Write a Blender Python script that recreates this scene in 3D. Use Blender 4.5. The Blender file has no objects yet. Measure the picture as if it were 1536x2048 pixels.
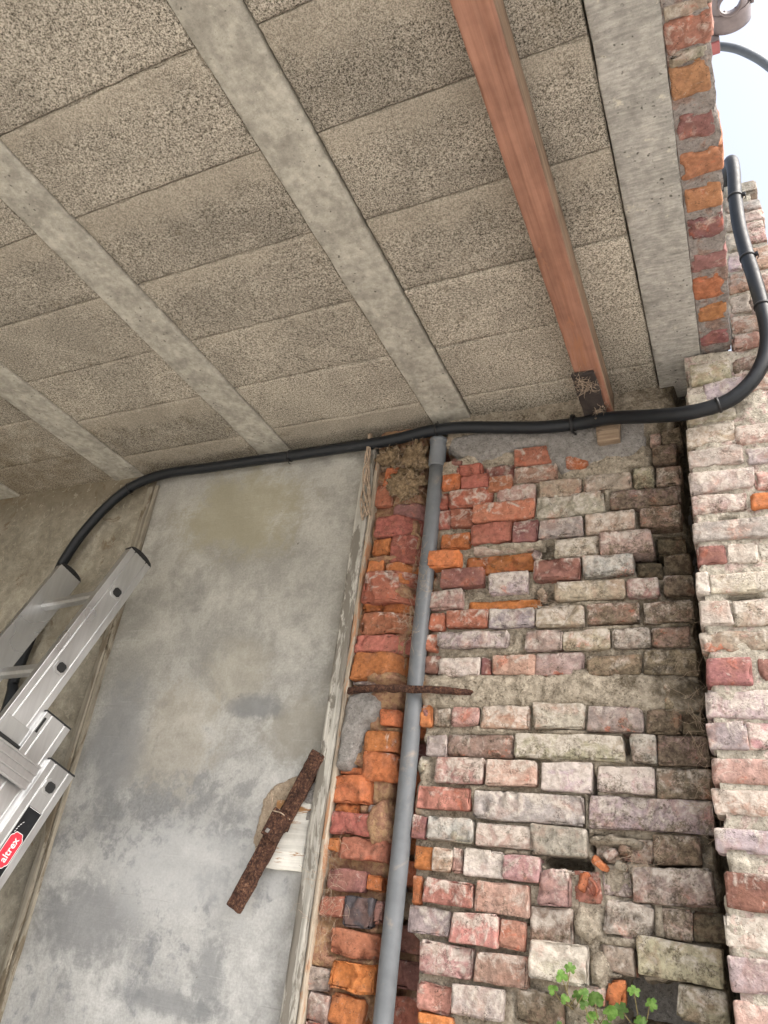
import bpy, bmesh, math, random
import numpy as np
from mathutils import Vector, Matrix, noise

random.seed(7)
S = bpy.context.scene
C = S.collection
EYE = 1.55                        # eye height above the ground, metres
# World: X runs right along the wall, Y runs into the wall, Z is up. The camera stands at X = 0, Y = 0.

# ------------------------------------------------------------------ camera
cam = bpy.data.cameras.new('camera')
cam.sensor_fit = 'VERTICAL'
cam.sensor_height = 32.0
cam.lens = 1478.84 / 2048 * 32.0
cam.clip_start = 0.02
cam.clip_end = 2000
camo = bpy.data.objects.new('camera', cam)
C.objects.link(camo)
right = Vector((0.90514824, 0.40957391, 0.1138239))
down = Vector((-0.10461441, 0.47414514, -0.87420948))
fwd = Vector((-0.41202244, 0.77938155, 0.47201897))
camo.matrix_world = Matrix(((right.x, -down.x, -fwd.x, 0), (right.y, -down.y, -fwd.y, 0),
                            (right.z, -down.z, -fwd.z, EYE), (0, 0, 0, 1)))
S.camera = camo

# ------------------------------------------------------------------ sky, sun, exposure (bright overcast day)
SUN_EL, SUN_AZ = math.radians(48), math.radians(105)     # azimuth from +Y towards +X: behind and right of the camera
w = bpy.data.worlds.new('World')
S.world = w
w.use_nodes = True
wn = w.node_tree
wn.nodes.clear()
sky = wn.nodes.new('ShaderNodeTexSky')
sky.sky_type = 'NISHITA'
sky.sun_disc = False
sky.sun_elevation = SUN_EL
sky.sun_rotation = SUN_AZ
sky.air_density = 1.0
sky.dust_density = 6.0
sky.ozone_density = 1.0
hs = wn.nodes.new('ShaderNodeHueSaturation')
hs.inputs['Saturation'].default_value = 0.55
bg = wn.nodes.new('ShaderNodeBackground')
bg.inputs['Strength'].default_value = 0.12
wo = wn.nodes.new('ShaderNodeOutputWorld')
wn.links.new(sky.outputs[0], hs.inputs['Color'])
wn.links.new(hs.outputs[0], bg.inputs['Color'])
wn.links.new(bg.outputs[0], wo.inputs['Surface'])
sun = bpy.data.lights.new('sun', 'SUN')
sun.energy = 0.95
sun.angle = math.radians(60)
sun.color = (1.0, 0.96, 0.9)
suno = bpy.data.objects.new('sun', sun)
C.objects.link(suno)
sd = Vector((math.sin(SUN_AZ) * math.cos(SUN_EL), math.cos(SUN_AZ) * math.cos(SUN_EL), math.sin(SUN_EL)))
suno.rotation_euler = sd.to_track_quat('Z', 'Y').to_euler()
S.view_settings.view_transform = 'Standard'
S.view_settings.look = 'None'
S.view_settings.gamma = 1
S.view_settings.exposure = 1.85
S.render.engine = 'CYCLES'
S.cycles.max_bounces = 6
S.cycles.diffuse_bounces = 5

# ------------------------------------------------------------------ helpers: objects
def link(o, parent=None):
    C.objects.link(o)
    if parent is not None:
        o.parent = parent
        o.matrix_parent_inverse = parent.matrix_basis.inverted()
    return o

def tag(o, label, cat, group=None):
    o['label'] = label
    o['category'] = cat
    if group:
        o['group'] = group
    return o

def empty(name, loc=(0, 0, 0)):
    o = bpy.data.objects.new(name, None)
    o.empty_display_size = 0.05
    o.location = loc
    return link(o)

def mesh_obj(name, verts, faces, mat, parent=None, smooth=False, loc=None):
    me = bpy.data.meshes.new(name)
    me.from_pydata([tuple(v) for v in verts], [], faces)
    if smooth:
        me.polygons.foreach_set('use_smooth', [True] * len(me.polygons))
    me.materials.append(mat)
    o = bpy.data.objects.new(name, me)
    if loc is not None:
        o.location = loc
    return link(o, parent)

def fbm(p, f, o=4):
    return noise.fractal(Vector(p) * f, 1.0, 2.0, o)

class MB:
    """collects simple shapes into one mesh"""
    def __init__(s):
        s.v, s.f = [], []
    def add(s, v, f):
        n = len(s.v)
        s.v += [Vector(a) for a in v]
        s.f += [tuple(i + n for i in q) for q in f]
        return s
    def frame_box(s, o, ax, ay, az, x0, x1, y0, y1, z0, z1):
        o, ax, ay, az = Vector(o), Vector(ax), Vector(ay), Vector(az)
        v = [o + ax * x + ay * y + az * z for x in (x0, x1) for y in (y0, y1) for z in (z0, z1)]
        return s.add(v, [(0, 1, 3, 2), (4, 6, 7, 5), (0, 4, 5, 1), (2, 3, 7, 6), (0, 2, 6, 4), (1, 5, 7, 3)])
    def box(s, x0, x1, y0, y1, z0, z1):
        return s.frame_box((0, 0, 0), (1, 0, 0), (0, 1, 0), (0, 0, 1), x0, x1, y0, y1, z0, z1)
    def prism(s, pts, o, ax, ay, az, a, b):
        """2-D outline pts in (ax, ay), extruded along az from a to b"""
        o, ax, ay, az = Vector(o), Vector(ax), Vector(ay), Vector(az)
        n = len(pts)
        v = [o + ax * p[0] + ay * p[1] + az * t for t in (a, b) for p in pts]
        f = [tuple(range(n)), tuple(range(2 * n - 1, n - 1, -1))]
        f += [(i, i + n, (i + 1) % n + n, (i + 1) % n) for i in range(n)]
        return s.add(v, f)
    def tube(s, path, rad, seg=14, caps=True):
        path = [Vector(p) for p in path]
        rads = rad if isinstance(rad, (list, tuple)) else [rad] * len(path)
        v, f = [], []
        up = Vector((0.31, 0.2, 0.93)).normalized()
        for i, p in enumerate(path):
            t = (path[min(i + 1, len(path) - 1)] - path[max(i - 1, 0)]).normalized()
            a = t.cross(up)
            if a.length < 1e-3:
                a = t.cross(Vector((1, 0, 0)))
            a.normalize()
            b = t.cross(a).normalized()
            for k in range(seg):
                th = 2 * math.pi * k / seg
                v.append(p + (a * math.cos(th) + b * math.sin(th)) * rads[i])
        for i in range(len(path) - 1):
            for k in range(seg):
                f.append((i * seg + k, i * seg + (k + 1) % seg, (i + 1) * seg + (k + 1) % seg, (i + 1) * seg + k))
        if caps:
            f.append(tuple(range(seg - 1, -1, -1)))
            f.append(tuple((len(path) - 1) * seg + k for k in range(seg)))
        return s.add(v, f)
    def build(s, name, mat, parent=None, smooth=False, bevel=0.0):
        o = mesh_obj(name, s.v, s.f, mat, parent, smooth)
        bm = bmesh.new()
        bm.from_mesh(o.data)
        bmesh.ops.recalc_face_normals(bm, faces=bm.faces)
        if bevel:
            bmesh.ops.bevel(bm, geom=[e for e in bm.edges if e.is_manifold and e.calc_face_angle(0) > 0.5],
                            offset=bevel, segments=2, profile=0.6, affect='EDGES')
        bm.to_mesh(o.data)
        bm.free()
        return o

def smooth_path(pts, n=8):
    """Catmull-Rom through the points"""
    p = [Vector(a) for a in pts]
    p = [p[0] * 2 - p[1]] + p + [p[-1] * 2 - p[-2]]
    out = []
    for i in range(1, len(p) - 2):
        for k in range(n):
            t = k / n
            a, b, c, d = p[i - 1], p[i], p[i + 1], p[i + 2]
            out.append(0.5 * ((2 * b) + (c - a) * t + (2 * a - 5 * b + 4 * c - d) * t * t + (3 * b - a - 3 * c + d) * t ** 3))
    out.append(p[-2])
    return out

def rough_box(x0, x1, y0, y1, z0, z1, step, rad, amp, chip, seed, freq=18.0, wob=0.0, chamfer=None, efreq=45.0, flake=0.0):
    """a closed box with worn round edges, chipped corners and an uneven face (world coordinates, origin kept)"""
    hx, hy, hz = (x1 - x0) / 2, (y1 - y0) / 2, (z1 - z0) / 2
    rad = min(rad, hx * .45, hy * .45, hz * .45)
    def cuts(h, st):
        n = max(2, int(round(2 * h / st)))
        m = [(-h + 2 * h * i / n) for i in range(n + 1)]
        e, e2 = rad * .4, rad * 1.08
        return [-h, -h + e, -h + e2] + [a for a in m[1:-1] if -h + e2 * 1.25 < a < h - e2 * 1.25] + [h - e2, h - e, h]
    sx, sy, sz = (step, step, step) if not isinstance(step, tuple) else step
    X, Y, Z = cuts(hx, sx), cuts(hy, sy), cuts(hz, sz)
    nx, ny, nz = len(X) - 1, len(Y) - 1, len(Z) - 1
    idx, V, F = {}, [], []
    so = Vector((seed * 3.17, seed * 1.31, seed * 2.71))
    sk = (random.uniform(-wob, wob), random.uniform(-wob, wob), random.uniform(-wob, wob), random.uniform(-wob, wob))
    def vert(i, j, k):
        key = (i, j, k)
        if key in idx:
            return idx[key]
        p = Vector((X[i], Y[j], Z[k]))
        q = Vector((max(-hx + rad, min(hx - rad, p.x)), max(-hy + rad, min(hy - rad, p.y)), max(-hz + rad, min(hz - rad, p.z))))
        dv = p - q
        ne = (abs(dv.x) > rad * .45) + (abs(dv.y) > rad * .45) + (abs(dv.z) > rad * .45)
        nrm = dv.normalized() if dv.length > 1e-9 else Vector((0, -1, 0))
        p = q + nrm * rad
        n1 = noise.fractal((p + so) * freq, 1.0, 2.0, 4)
        dd = amp * n1
        if ne >= 2:
            n2 = noise.noise((p + so) * efreq)
            dd -= chip * max(0.0, n2 - 0.05) * 2.2
        p = p + nrm * dd
        if flake and nrm.y < -.3:       # parts of the face have spalled off in a sharp-edged scab
            fl = noise.noise((p + so) * 17.0) + .35 * noise.noise((p + so) * 60.0)
            p.y += flake * max(0.0, min(1.0, (fl - .10) / .07))
        if chamfer is not None:
            xf = -hx + 2 * hx * chamfer
            if p.x > xf:
                p.y += (p.x - xf) * 0.9 * (1 if p.y < 0 else 0.0)
        u, v = p.x / hx, p.z / hz
        p.z += sk[0] * u + sk[1] * u * v
        p.x += sk[2] * v + sk[3] * u * v
        idx[key] = len(V)
        V.append(p + Vector(((x0 + x1) / 2, (y0 + y1) / 2, (z0 + z1) / 2)))
        return idx[key]
    for i in range(nx):
        for k in range(nz):
            F.append((vert(i, 0, k), vert(i + 1, 0, k), vert(i + 1, 0, k + 1), vert(i, 0, k + 1)))
            F.append((vert(i, ny, k), vert(i, ny, k + 1), vert(i + 1, ny, k + 1), vert(i + 1, ny, k)))
        for j in range(ny):
            F.append((vert(i, j, 0), vert(i, j + 1, 0), vert(i + 1, j + 1, 0), vert(i + 1, j, 0)))
            F.append((vert(i, j, nz), vert(i + 1, j, nz), vert(i + 1, j + 1, nz), vert(i, j + 1, nz)))
    for j in range(ny):
        for k in range(nz):
            F.append((vert(0, j, k), vert(0, j, k + 1), vert(0, j + 1, k + 1), vert(0, j + 1, k)))
            F.append((vert(nx, j, k), vert(nx, j + 1, k), vert(nx, j + 1, k + 1), vert(nx, j, k + 1)))
    return V, F

# ------------------------------------------------------------------ helpers: materials
class Mat:
    def __init__(s, name):
        s.m = bpy.data.materials.new(name)
        s.m.use_nodes = True
        s.t = s.m.node_tree
        s.t.nodes.clear()
        s.out = s.t.nodes.new('ShaderNodeOutputMaterial')
        s.b = s.t.nodes.new('ShaderNodeBsdfPrincipled')
        s.t.links.new(s.b.outputs[0], s.out.inputs[0])
        s.pos = s.t.nodes.new('ShaderNodeNewGeometry').outputs['Position']
    def L(s, a, b):
        s.t.links.new(a, b)
    def setin(s, sock, v):
        if isinstance(v, bpy.types.NodeSocket):
            s.L(v, sock)
        else:
            if isinstance(v, tuple) and len(v) == 3 and sock.type == 'RGBA':
                v = (*v, 1)
            sock.default_value = v
    def map(s, scale, vec=None, rot=(0, 0, 0), loc=(0, 0, 0)):
        n = s.t.nodes.new('ShaderNodeMapping')
        s.setin(n.inputs['Vector'], vec if vec is not None else s.pos)
        n.inputs['Scale'].default_value = scale
        n.inputs['Rotation'].default_value = rot
        n.inputs['Location'].default_value = loc
        return n.outputs[0]
    def noise(s, scale, detail=5, rough=.6, vec=None, dist=0.0, color=False, loc=None):
        n = s.t.nodes.new('ShaderNodeTexNoise')
        v = vec if vec is not None else s.pos
        if loc:
            v = s.map((1, 1, 1), v, loc=loc)
        s.L(v, n.inputs['Vector'])
        n.inputs['Scale'].default_value = scale
        n.inputs['Detail'].default_value = detail
        n.inputs['Roughness'].default_value = rough
        n.inputs['Distortion'].default_value = dist
        return n.outputs['Color' if color else 'Fac']
    def voro(s, scale, feature='F1', vec=None, rand=1.0):
        n = s.t.nodes.new('ShaderNodeTexVoronoi')
        n.feature = feature
        s.L(vec if vec is not None else s.pos, n.inputs['Vector'])
        n.inputs['Scale'].default_value = scale
        n.inputs['Randomness'].default_value = rand
        return n.outputs['Distance']
    def math(s, op, a, b=0.0, clamp=False):
        n = s.t.nodes.new('ShaderNodeMath')
        n.operation = op
        n.use_clamp = clamp
        s.setin(n.inputs[0], a)
        s.setin(n.inputs[1], b)
        return n.outputs[0]
    def rng(s, v, a, b, c=0.0, d=1.0, smooth=True):
        n = s.t.nodes.new('ShaderNodeMapRange')
        n.interpolation_type = 'SMOOTHSTEP' if smooth else 'LINEAR'
        s.setin(n.inputs[0], v)
        for i, x in enumerate((a, b, c, d)):
            s.setin(n.inputs[i + 1], x)
        return n.outputs[0]
    def mix(s, f, a, b, mode='MIX'):
        n = s.t.nodes.new('ShaderNodeMix')
        n.data_type = 'RGBA'
        n.blend_type = mode
        n.clamp_factor = True
        s.setin(n.inputs[0], f)
        s.setin(n.inputs[6], a)
        s.setin(n.inputs[7], b)
        return n.outputs[2]
    def scale(s, col, f):
        n = s.t.nodes.new('ShaderNodeVectorMath')
        n.operation = 'SCALE'
        s.setin(n.inputs[0], col)
        s.setin(n.inputs['Scale'], f)
        return n.outputs[0]
    def ramp(s, v, stops):
        n = s.t.nodes.new('ShaderNodeValToRGB')
        s.L(v, n.inputs[0])
        e = n.color_ramp.elements
        while len(e) < len(stops):
            e.new(0.5)
        for i, (p, c) in enumerate(stops):
            e[i].position = p
            e[i].color = (*c, 1) if len(c) == 3 else c
        return n.outputs[0]
    def sep(s, v=None):
        n = s.t.nodes.new('ShaderNodeSeparateXYZ')
        s.L(v if v is not None else s.pos, n.inputs[0])
        return n.outputs
    def attr(s, name):
        n = s.t.nodes.new('ShaderNodeAttribute')
        n.attribute_type = 'OBJECT'
        n.attribute_name = name
        return n.outputs['Fac']
    def objinfo(s):
        return s.t.nodes.new('ShaderNodeObjectInfo').outputs
    def bump(s, h, strength, dist, prev=None):
        n = s.t.nodes.new('ShaderNodeBump')
        n.inputs['Strength'].default_value = strength
        n.inputs['Distance'].default_value = dist
        s.setin(n.inputs['Height'], h)
        if prev is not None:
            s.L(prev, n.inputs['Normal'])
        return n.outputs[0]
    def done(s, col, rough=.9, normal=None, metal=0.0, spec=.3):
        s.setin(s.b.inputs['Base Color'], col)
        s.setin(s.b.inputs['Roughness'], rough)
        s.setin(s.b.inputs['Metallic'], metal)
        s.b.inputs['Specular IOR Level'].default_value = spec
        if normal is not None:
            s.L(normal, s.b.inputs['Normal'])
        return s.m

def brick_mat():
    m = Mat('old brick')
    oi = m.objinfo()
    n1 = m.noise(20, 4, .60, dist=.6)
    n2 = m.noise(85, 4, .66)
    n3 = m.noise(240, 3, .62)
    n4 = m.noise(34, 5, .62, loc=(3.1, 7.7, 1.3), dist=1.0)
    n5 = m.noise(30, 5, .66, loc=(13.1, 2.7, 8.3), dist=.7)
    base = m.scale(oi['Color'], m.math('ADD', m.rng(n2, .30, .70, .74, 1.24), m.rng(oi['Random'], 0, 1, -.12, .14)))
    base = m.mix(m.rng(n1, .46, .60, 0, .55), base, m.mix(.55, m.scale(base, 1.2), (.25, .12, .08)))
    base = m.mix(m.rng(n3, .62, .72, 0, .5), base, (.06, .04, .03))
    base = m.mix(m.rng(n3, .38, .28, 0, .35), base, (.46, .34, .26))
    # fresh spalled red
    sp = m.math('MULTIPLY', m.rng(m.math('ADD', m.math('MULTIPLY', n1, .6), m.math('MULTIPLY', n4, .4)), .575, .595), m.attr('spall'))
    base = m.mix(sp, base, m.scale((.55, .13, .06), m.rng(n2, .3, .7, .65, 1.2)))
    # lime and old mortar skin, with crisp borders
    lm = m.math('ADD', m.math('MULTIPLY', n4, .84), m.math('MULTIPLY', n2, .16))
    oz = m.sep(m.t.nodes.new('ShaderNodeTexCoord').outputs['Object'])[2]
    up = m.rng(oz, -.028, .028, -.05, .075, smooth=False)
    lim = m.math('MULTIPLY', m.math('SUBTRACT', m.math('ADD', m.math('ADD', lm, up), m.attr('lime')), 1.0), 7.0, clamp=True)
    limc = m.mix(m.rng(n2, .34, .66), (.38, .335, .285), (.56, .505, .445))
    base = m.mix(m.math('MULTIPLY', lim, .80), base, limc)
    # brown moss, soot and earth
    dm = m.math('ADD', m.math('MULTIPLY', n5, .62), m.math('MULTIPLY', n3, .38))
    dr = m.math('MULTIPLY', m.math('SUBTRACT', m.math('SUBTRACT', m.math('ADD', dm, m.attr('dirt')), m.math('MULTIPLY', up, .6)), 1.0), 8.0, clamp=True)
    dc = m.mix(m.rng(n2, .35, .65), (.045, .034, .022), (.16, .13, .085))
    base = m.mix(m.math('MULTIPLY', dr, .82), base, dc)
    h = m.math('ADD', m.math('MULTIPLY', n2, .9), m.math('MULTIPLY', n3, .3))
    b = m.bump(h, .55, .006)
    b = m.bump(lim, .35, .003, b)
    cr = m.voro(26, 'DISTANCE_TO_EDGE', vec=m.mix(.10, m.pos, m.noise(40, 3, .6, color=True)))
    crk = m.math('MULTIPLY', m.rng(cr, .028, .0), m.rng(n5, .50, .56))
    base = m.mix(m.math('MULTIPLY', crk, .75), base, (.04, .028, .02))
    return m.done(base, .9, b, spec=.22)

def mortar_mat(name, pale, dark, brown, dirt=.5, jamb=False, tint=None):
    m = Mat(name)
    n2 = m.noise(60, 5, .72)
    n3 = m.noise(190, 3, .68)
    n5 = m.noise(20, 4, .7, loc=(4.1, 12.7, 3.3), dist=.4)
    c = m.mix(m.rng(n2, .32, .68), dark, pale)
    if tint:
        c = m.mix(m.rng(n5, .52, .62, 0, .75), c, m.scale(tint, m.rng(n2, .3, .7, .6, 1.3)))
    c = m.mix(m.rng(n3, .56, .70, 0, .7), c, tuple(a * .30 for a in dark))
    c = m.mix(m.rng(n3, .42, .3, 0, .5), c, tuple(min(.8, a * 1.45) for a in pale))
    c = m.mix(m.math('MULTIPLY', m.math('SUBTRACT', m.math('ADD', m.math('ADD', m.math('MULTIPLY', n5, .6), m.math('MULTIPLY', n3, .4)), dirt), 1.0), 6.0, clamp=True), c, brown)
    if jamb:     # brick dust and rubble left of the pipe, earth, moss and painted-in shade in the corner by the pier
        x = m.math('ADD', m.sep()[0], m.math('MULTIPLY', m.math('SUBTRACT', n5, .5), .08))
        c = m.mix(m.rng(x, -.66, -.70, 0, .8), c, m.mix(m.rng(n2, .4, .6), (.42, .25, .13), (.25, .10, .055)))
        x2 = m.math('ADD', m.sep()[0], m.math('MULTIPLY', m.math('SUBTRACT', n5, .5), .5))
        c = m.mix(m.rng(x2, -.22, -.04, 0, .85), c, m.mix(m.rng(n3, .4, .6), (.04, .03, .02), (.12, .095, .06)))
    b = m.bump(m.math('ADD', n2, m.math('MULTIPLY', n3, .5)), .9, .010)
    return m.done(c, .95, b, spec=.15)

def block_mat():
    m = Mat('clinker concrete block')
    oi = m.objinfo()
    g = m.noise(390, 2, .6)
    g2 = m.noise(170, 3, .7, loc=(2, 5, 9))
    n1 = m.noise(5.5, 4, .6, dist=.5)
    n2 = m.noise(16, 4, .65, loc=(8, 1, 3))
    v = m.math('ADD', m.math('MULTIPLY', g, .62), m.math('MULTIPLY', g2, .38))
    c = m.ramp(v, [(.37, (.052, .045, .035)), (.44, (.20, .178, .142)), (.51, (.365, .328, .27)), (.60, (.59, .535, .45))])
    c = m.scale(c, m.math('ADD', m.rng(n1, .34, .68, .84, 1.12), m.rng(oi['Random'], 0, 1, -.15, .12)))
    # cement milk along one long edge of each block, brown dust in patches
    ty = m.sep(m.t.nodes.new('ShaderNodeTexCoord').outputs['Generated'])[1]
    e = m.math('ADD', m.math('ADD', ty, m.math('MULTIPLY', m.math('SUBTRACT', n2, .5), .9)), m.rng(oi['Random'], 0, 1, -.2, .25))
    c = m.mix(m.rng(e, .30, .0, 0, .40), c, (.42, .37, .295))
    c = m.mix(m.rng(n2, .60, .74, 0, .28), c, (.17, .138, .09))
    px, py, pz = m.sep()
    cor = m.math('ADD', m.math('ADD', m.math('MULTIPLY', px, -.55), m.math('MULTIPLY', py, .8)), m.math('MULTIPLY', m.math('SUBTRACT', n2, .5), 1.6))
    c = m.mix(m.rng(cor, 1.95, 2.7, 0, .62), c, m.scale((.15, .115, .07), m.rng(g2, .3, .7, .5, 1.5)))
    b = m.bump(v, .7, .005)
    return m.done(c, .95, b, spec=.12)

def rib_mat(name, lo, hi, pit=60, lines=False):
    m = Mat(name)
    n1 = m.noise(15, 5, .70, dist=.15)
    n2 = m.noise(55, 5, .74, loc=(3, 3, 3))
    n3 = m.noise(190, 3, .65)
    c = m.mix(m.rng(n1, .36, .64), lo, hi)
    c = m.scale(c, m.rng(n2, .30, .70, .80, 1.18))
    c = m.mix(m.rng(n3, .60, .74, 0, .5), c, tuple(a * .4 for a in lo))
    c = m.mix(m.rng(m.noise(42, 4, .7, loc=(9, 2, 5), dist=.2), .62, .70, 0, .5), c, (.62, .57, .46))
    h = m.math('ADD', m.math('MULTIPLY', n2, .6), m.math('MULTIPLY', n3, .3))
    if lines:
        st = m.noise(1.0, 6, .6, vec=m.map((32, 190, 60), rot=(0, 0, .12)))
        c = m.scale(c, m.rng(st, .3, .7, .82, 1.16))
        h = m.math('ADD', h, m.math('MULTIPLY', st, .8))
    vd = m.voro(pit, vec=m.map((1, 1, 1), m.mix(.02, m.pos, m.noise(50, 2, .5, color=True))))
    hole = m.math('MULTIPLY', m.rng(vd, .16, .10), m.rng(m.noise(14, 3, .6, loc=(1, 8, 4)), .47, .56))
    c = m.mix(m.math('MULTIPLY', hole, .75), c, (.05, .045, .035))
    h = m.math('SUBTRACT', h, m.math('MULTIPLY', hole, 1.2))
    return m.done(c, .92, m.bump(h, .6, .005), spec=.2)

def panel_mat():
    m = Mat('smooth grey cement panel')
    n0 = m.noise(3.2, 6, .60, dist=.35)
    n1 = m.noise(8.0, 6, .62, dist=.3, loc=(4, 1, 9))
    n2 = m.noise(32, 6, .70, loc=(7, 3, 2), dist=.3)
    n3 = m.noise(170, 3, .62)
    x, y, z = m.sep()
    # trowelled cement: pale ground, blue-grey smudges that break up at their borders, ceiling shade painted in as a warm darker tone towards the top
    c = m.mix(m.rng(n1, .36, .64), (.33, .33, .32), (.475, .472, .455))
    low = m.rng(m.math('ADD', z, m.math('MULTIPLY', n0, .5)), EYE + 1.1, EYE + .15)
    sm = m.math('ADD', m.math('ADD', m.math('MULTIPLY', n0, .55), m.math('MULTIPLY', n2, .30)), m.math('MULTIPLY', n1, .15))
    c = m.mix(m.rng(sm, .50, .585, 0, .85), c, (.175, .182, .188))
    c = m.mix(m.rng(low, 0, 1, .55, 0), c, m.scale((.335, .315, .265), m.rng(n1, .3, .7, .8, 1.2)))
    c = m.scale(c, m.rng(n2, .30, .70, .86, 1.13))
    c = m.scale(c, m.rng(n3, .3, .7, .90, 1.09))
    def blob(cx, cz, rx, rz, k=.7, rough_=1.6):
        a = m.math('POWER', m.math('DIVIDE', m.math('SUBTRACT', x, cx), rx), 2.0)
        b_ = m.math('POWER', m.math('DIVIDE', m.math('SUBTRACT', z, cz), rz), 2.0)
        d = m.math('ADD', m.math('SQRT', m.math('ADD', a, b_)), m.math('ADD', m.math('MULTIPLY', m.math('SUBTRACT', n1, .5), rough_), m.math('MULTIPLY', m.math('SUBTRACT', n2, .5), 1.2)))
        return m.rng(d, 1.2, .45, 0, k)
    c = m.mix(blob(-1.36, EYE + 1.04, .26, .17, .60), c, (.355, .325, .215))       # yellow damp stain
    c = m.mix(blob(-1.40, EYE + .36, .16, .17, .32), c, (.44, .385, .285))
    c = m.mix(blob(-1.25, EYE + .52, .12, .10, .28), c, (.42, .38, .29))
    c = m.mix(blob(-1.00, EYE + .38, .13, .10, .60), c, (.245, .225, .18))
    c = m.mix(blob(-1.60, EYE + .36, .12, .16, .60), c, (.225, .23, .235))
    c = m.mix(blob(-1.16, EYE + .43, .10, .035, .75), c, (.19, .197, .20))
    c = m.mix(blob(-1.55, EYE - .10, .16, .12, .65), c, (.19, .195, .20))
    c = m.mix(blob(-1.15, EYE - .16, .05, .10, .70), c, (.18, .187, .19))
    c = m.mix(blob(-1.25, EYE - .235, .20, .03, .70), c, (.18, .187, .19))
    c = m.mix(blob(-1.25, EYE + .03, .30, .12, .45), c, (.53, .535, .53))
    # grime along the two edges
    ed = m.math('MINIMUM', m.math('SUBTRACT', x, -1.745), m.math('SUBTRACT', -.925, x))
    c = m.mix(m.rng(m.math('ADD', ed, m.math('MULTIPLY', m.math('SUBTRACT', n1, .5), .16)), .055, -.02, 0, .55), c, (.20, .185, .15))
    scr = m.noise(1.0, 3, .6, vec=m.map((7, 7, 210), rot=(0, .16, 0)))
    c = m.mix(m.rng(scr, .66, .70, 0, .12), c, (.62, .62, .60))
    ln = m.noise(1.0, 3, .6, vec=m.map((3, 3, 90), rot=(0, -.12, 0), loc=(2, 2, 2)))
    c = m.mix(m.rng(ln, .70, .72, 0, .2), c, (.16, .155, .14))
    sp = m.rng(m.noise(60, 2, .5, loc=(6, 6, 6)), .76, .79, 0, .6)
    c = m.mix(sp, c, (.10, .085, .06))
    h = m.math('ADD', m.math('MULTIPLY', n2, .8), m.math('MULTIPLY', scr, .25))
    return m.done(c, m.rng(n1, .3, .7, .6, .85), m.bump(h, .35, .006), spec=.25)

def plaster_mat():
    m = Mat('old brown plaster')
    n1 = m.noise(4.5, 7, .66, dist=.8)
    n2 = m.noise(30, 7, .7, loc=(2, 2, 7))
    n3 = m.noise(200, 4, .6)
    c = m.mix(m.rng(n1, .35, .65), (.25, .225, .175), (.37, .34, .275))
    c = m.scale(c, m.rng(n2, .28, .72, .75, 1.2))
    c = m.mix(m.rng(m.noise(9, 6, .7, loc=(5, 6, 1), dist=1.5), .60, .70, 0, .7), c, (.15, .10, .055))
    c = m.scale(c, m.rng(n3, .3, .7, .9, 1.08))
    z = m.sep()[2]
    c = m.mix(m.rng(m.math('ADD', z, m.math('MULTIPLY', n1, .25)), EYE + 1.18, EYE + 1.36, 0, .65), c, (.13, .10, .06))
    fl = m.rng(m.noise(26, 4, .55, loc=(2, 9, 4), dist=2.0), .60, .63)
    c = m.mix(m.math('MULTIPLY', fl, .35), c, (.5, .46, .37))
    h = m.math('ADD', n2, m.math('MULTIPLY', fl, .5))
    return m.done(c, .9, m.bump(h, .6, .006), spec=.2)

def wood_mat(name, a, b_, axis='Y', grain=1.0, wear=None, rough=.7, amt=.5):
    m = Mat(name)
    sc = {'X': (3, 120, 120), 'Y': (120, 3, 120), 'Z': (120, 120, 3)}[axis]
    g = m.noise(1.0, 5, .6, vec=m.map(sc), dist=.6)
    sc2 = tuple(q * .3 for q in sc)
    g2 = m.noise(1.0, 5, .6, vec=m.map(sc2, loc=(3, 5, 1)), dist=.5)
    n1 = m.noise(14, 6, .65)
    c = m.mix(m.rng(g, .3, .7), a, b_)
    c = m.scale(c, m.rng(g2, .3, .7, 1 - .25 * grain, 1 + .22 * grain))
    c = m.scale(c, m.rng(n1, .3, .7, .85, 1.12))
    if wear:
        wn_ = m.noise(1.0, 6, .68, vec=m.map(tuple(q * .22 + 6 for q in sc), loc=(8, 2, 2)), dist=.5)
        c = m.mix(m.rng(wn_, .5 + (.5 - amt) * .4, .56 + (.5 - amt) * .4), c, wear)
    return m.done(c, rough, m.bump(m.math('ADD', g, m.math('MULTIPLY', g2, .7)), .35 * grain, .003), spec=.3)

def rust_mat():
    m = Mat('flaking rust')
    n1 = m.noise(60, 6, .7, dist=.6)
    n2 = m.noise(190, 5, .7)
    n3 = m.noise(25, 4, .6, loc=(3, 4, 5))
    c = m.ramp(n2, [(.34, (.022, .012, .010)), (.5, (.085, .042, .030)), (.60, (.17, .085, .05)), (.72, (.36, .24, .17))])
    c = m.mix(m.rng(n1, .5, .66, 0, .6), c, (.10, .045, .03))
    c = m.scale(c, m.rng(n3, .3, .7, .7, 1.3))
    return m.done(c, .9, m.bump(m.math('ADD', n1, n2), 1.0, .008), spec=.25)

def alu_mat(name='dull aluminium', col=(.60, .605, .605), rough=.30):
    m = Mat(name)
    n1 = m.noise(7, 2, .5)
    st = m.noise(1.0, 2, .5, vec=m.map((120, 120, 10), rot=(.33, .08, 0)))
    c = m.scale(m.mix(m.rng(n1, .3, .7), tuple(a * .88 for a in col), col), m.rng(st, .3, .7, .95, 1.04))
    return m.done(c, m.rng(n1, .3, .7, rough - .03, rough + .07), metal=.82, spec=.5)

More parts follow.
